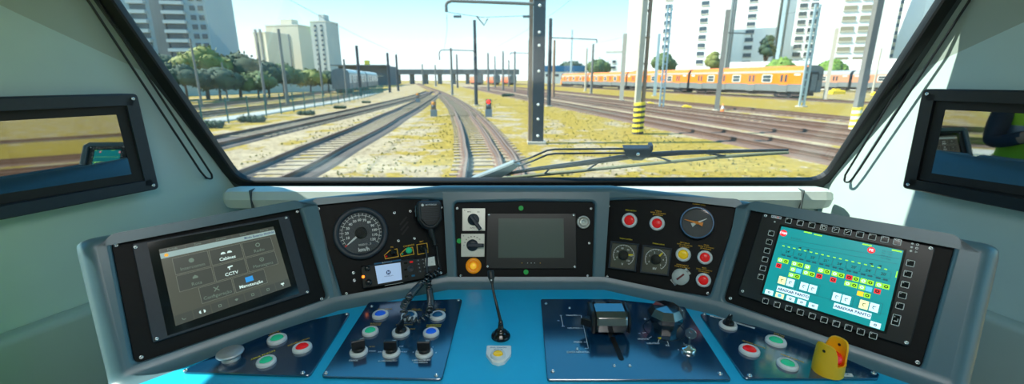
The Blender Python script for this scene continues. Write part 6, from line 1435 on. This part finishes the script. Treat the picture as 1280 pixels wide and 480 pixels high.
# left: grey blue tower with balconies
t, W_ = block('tall grey-blue tower with rows of balconies on the left', 176, 266, 150, 62, .18, 22, 'tower_blue', None, [], name='balcony_tower')
for x, w in ((-.30, .20), (.12, .26)):
    for k in range(17):
        mb = MB(); mb.box((x*W_, -.7, 6+k*2.9), (w*W_, 1.6, 1.0)); bl = mb.build('balcony', MATS['tower_slab'], t)
        mb = MB(); mb.box((x*W_, -.05, 7.6+k*2.9), (w*W_*.9, .3, 1.5)); mb.build('balcony_opening', MATS['pane_dark'], bl)
mb = MB(); mb.box((-.07*W_, -.4, 31), (.14*W_, .9, 61)); mb.build('stair_strip', MATS['slab_dark'], t)
me_ = MB().box((0, 0, 0), (1.5, .3, 1.5)).mesh('window', MATS['pane_dark'])
for k in range(17):
    for x in (.34, .44): o = put('window', me_, t); o.location = (x*W_, -.1, 7.6+k*2.9)
for a in (('beige twin tower, lower left half', 322, 341, 300, -40, -.35), ('beige twin tower, taller right half', 338, 382, 335, -31, -.2)):
    t, W_ = block(a[0], a[1], a[2], a[3], a[4], a[5], 18, 'sand_render', None, [], name='twin_tower')
    for f in (-.25, .12): mb = MB(); mb.box((W_*f, -.2, 17), (W_*.16, .6, 34)); mb.build('recess_strip', MATS['slab_dark'], t)
t, W_ = block('slim grey tower right of the beige twin towers', 394, 415, 300, -26, -.2, 14, 'shade_render', None, [-.2, .2], (1.6, 1.4), 3.0)
# right: white blocks
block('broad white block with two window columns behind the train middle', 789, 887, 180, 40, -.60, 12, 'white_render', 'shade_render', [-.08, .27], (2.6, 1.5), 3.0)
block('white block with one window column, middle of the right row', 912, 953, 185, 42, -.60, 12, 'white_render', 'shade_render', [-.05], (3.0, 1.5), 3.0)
block('thin blue-grey block glimpsed between white blocks', 970, 979, 240, 50, -.2, 8, 'tower_blue', None, [0], (2.4, 1.4), 3.0)
block('thin grey block beside the first white block', 904, 913, 290, 48, -.2, 8, 'tower_blue', None, [0], (2.4, 1.4), 3.0)
block('white block with beige window rows right of the gap', 980, 1028, 178, 42, -.45, 12, 'white_render', None, [-.22, .0], (2.6, 1.6), 3.0, 'pane_dark')
block('white block with wide beige windows behind the concrete pole', 1031, 1096, 150, 42, -.35, 14, 'white_render', None, [-.20, .06], (3.6, 1.4), 3.2, 'pane_beige')
block('dull brown tower block in the shade near the right glass edge', 1094, 1146, 190, 44, -.05, 18, 'beige_render', None, [-.38, -.22, -.06, .10, .26, .40], (2.2, 1.5), 3.0)
block('white block at the far right glass edge', 1144, 1200, 150, 40, -.3, 14, 'white_render', None, [-.28], (1.6, 1.5), 4.4)
block('low pale building left of the white blocks', 757, 790, 260, 18, -.3, 10, 'white_render', None, [-.2, .2], (2, 1.4), 3.2)
t, W_ = block('long low warehouse with a blue upper wall', 680, 731, 260, 7.5, .0, 14, 'white_render', None, [], cap=False, name='warehouse')
mb = MB(); mb.box((0, 7, 8.2), (W_*1.02, 14.6, 3.4)); mb.build('blue_cladding', MATS['warehouse_blue'], t)
for k in range(5): mb = MB(); mb.box((W_*(-.4+.2*k), -.05, 4.6), (W_*.12, .3, 1.4)); mb.build('window', MATS['pane_dark'], t)
t, W_ = block('low dark station building behind the silver coaches', 424, 487, 190, 7.8, .0, 12, 'station_grey', None, [-.3, 0, .3], (3, 1.2), 3, cap=False, name='station_building', z0=4.5)
mb = MB(); mb.box((0, -3, 8.0), (W_*1.05, 8, .4)); mb.build('roof_slab', MATS['slab_dark'], t)
mb = MB(); mb.box((W_*.02, 4, 9.2), (1.8, 1.8, 2.2)); mb.build('yellow_tank', MATS['hazard_yellow'], t)
# viaduct across the yard
vd = thing('viaduct', 'long low concrete viaduct crossing the yard at the horizon', 'bridge', Matrix.Translation((0, 230, 0)))
a = height_at(492, 90, 230); b = height_at(649, 90, 230); zt = height_at(600, 88.6, 230).z
mat('viaduct_concrete', (.17, .17, .16), .8, var=.12, scale=.2)
mb = MB(); mb.box(((a.x+b.x)/2, 0, zt-.9), (b.x-a.x, 9, 1.8)); mb.build('deck', MATS['viaduct_concrete'], vd); mb = MB(); mb.box(((a.x+b.x)/2, -4.4, zt+.3), (b.x-a.x, .3, .8)); mb.build('parapet', MATS['viaduct_concrete'], vd)
for k in range(9): mb = MB(); mb.box((a.x+(b.x-a.x)*(k+.3)/9, 0, (zt-1.8)/2), (1.5, 5, zt-1.8)); mb.build('pier', MATS['viaduct_concrete'], vd)
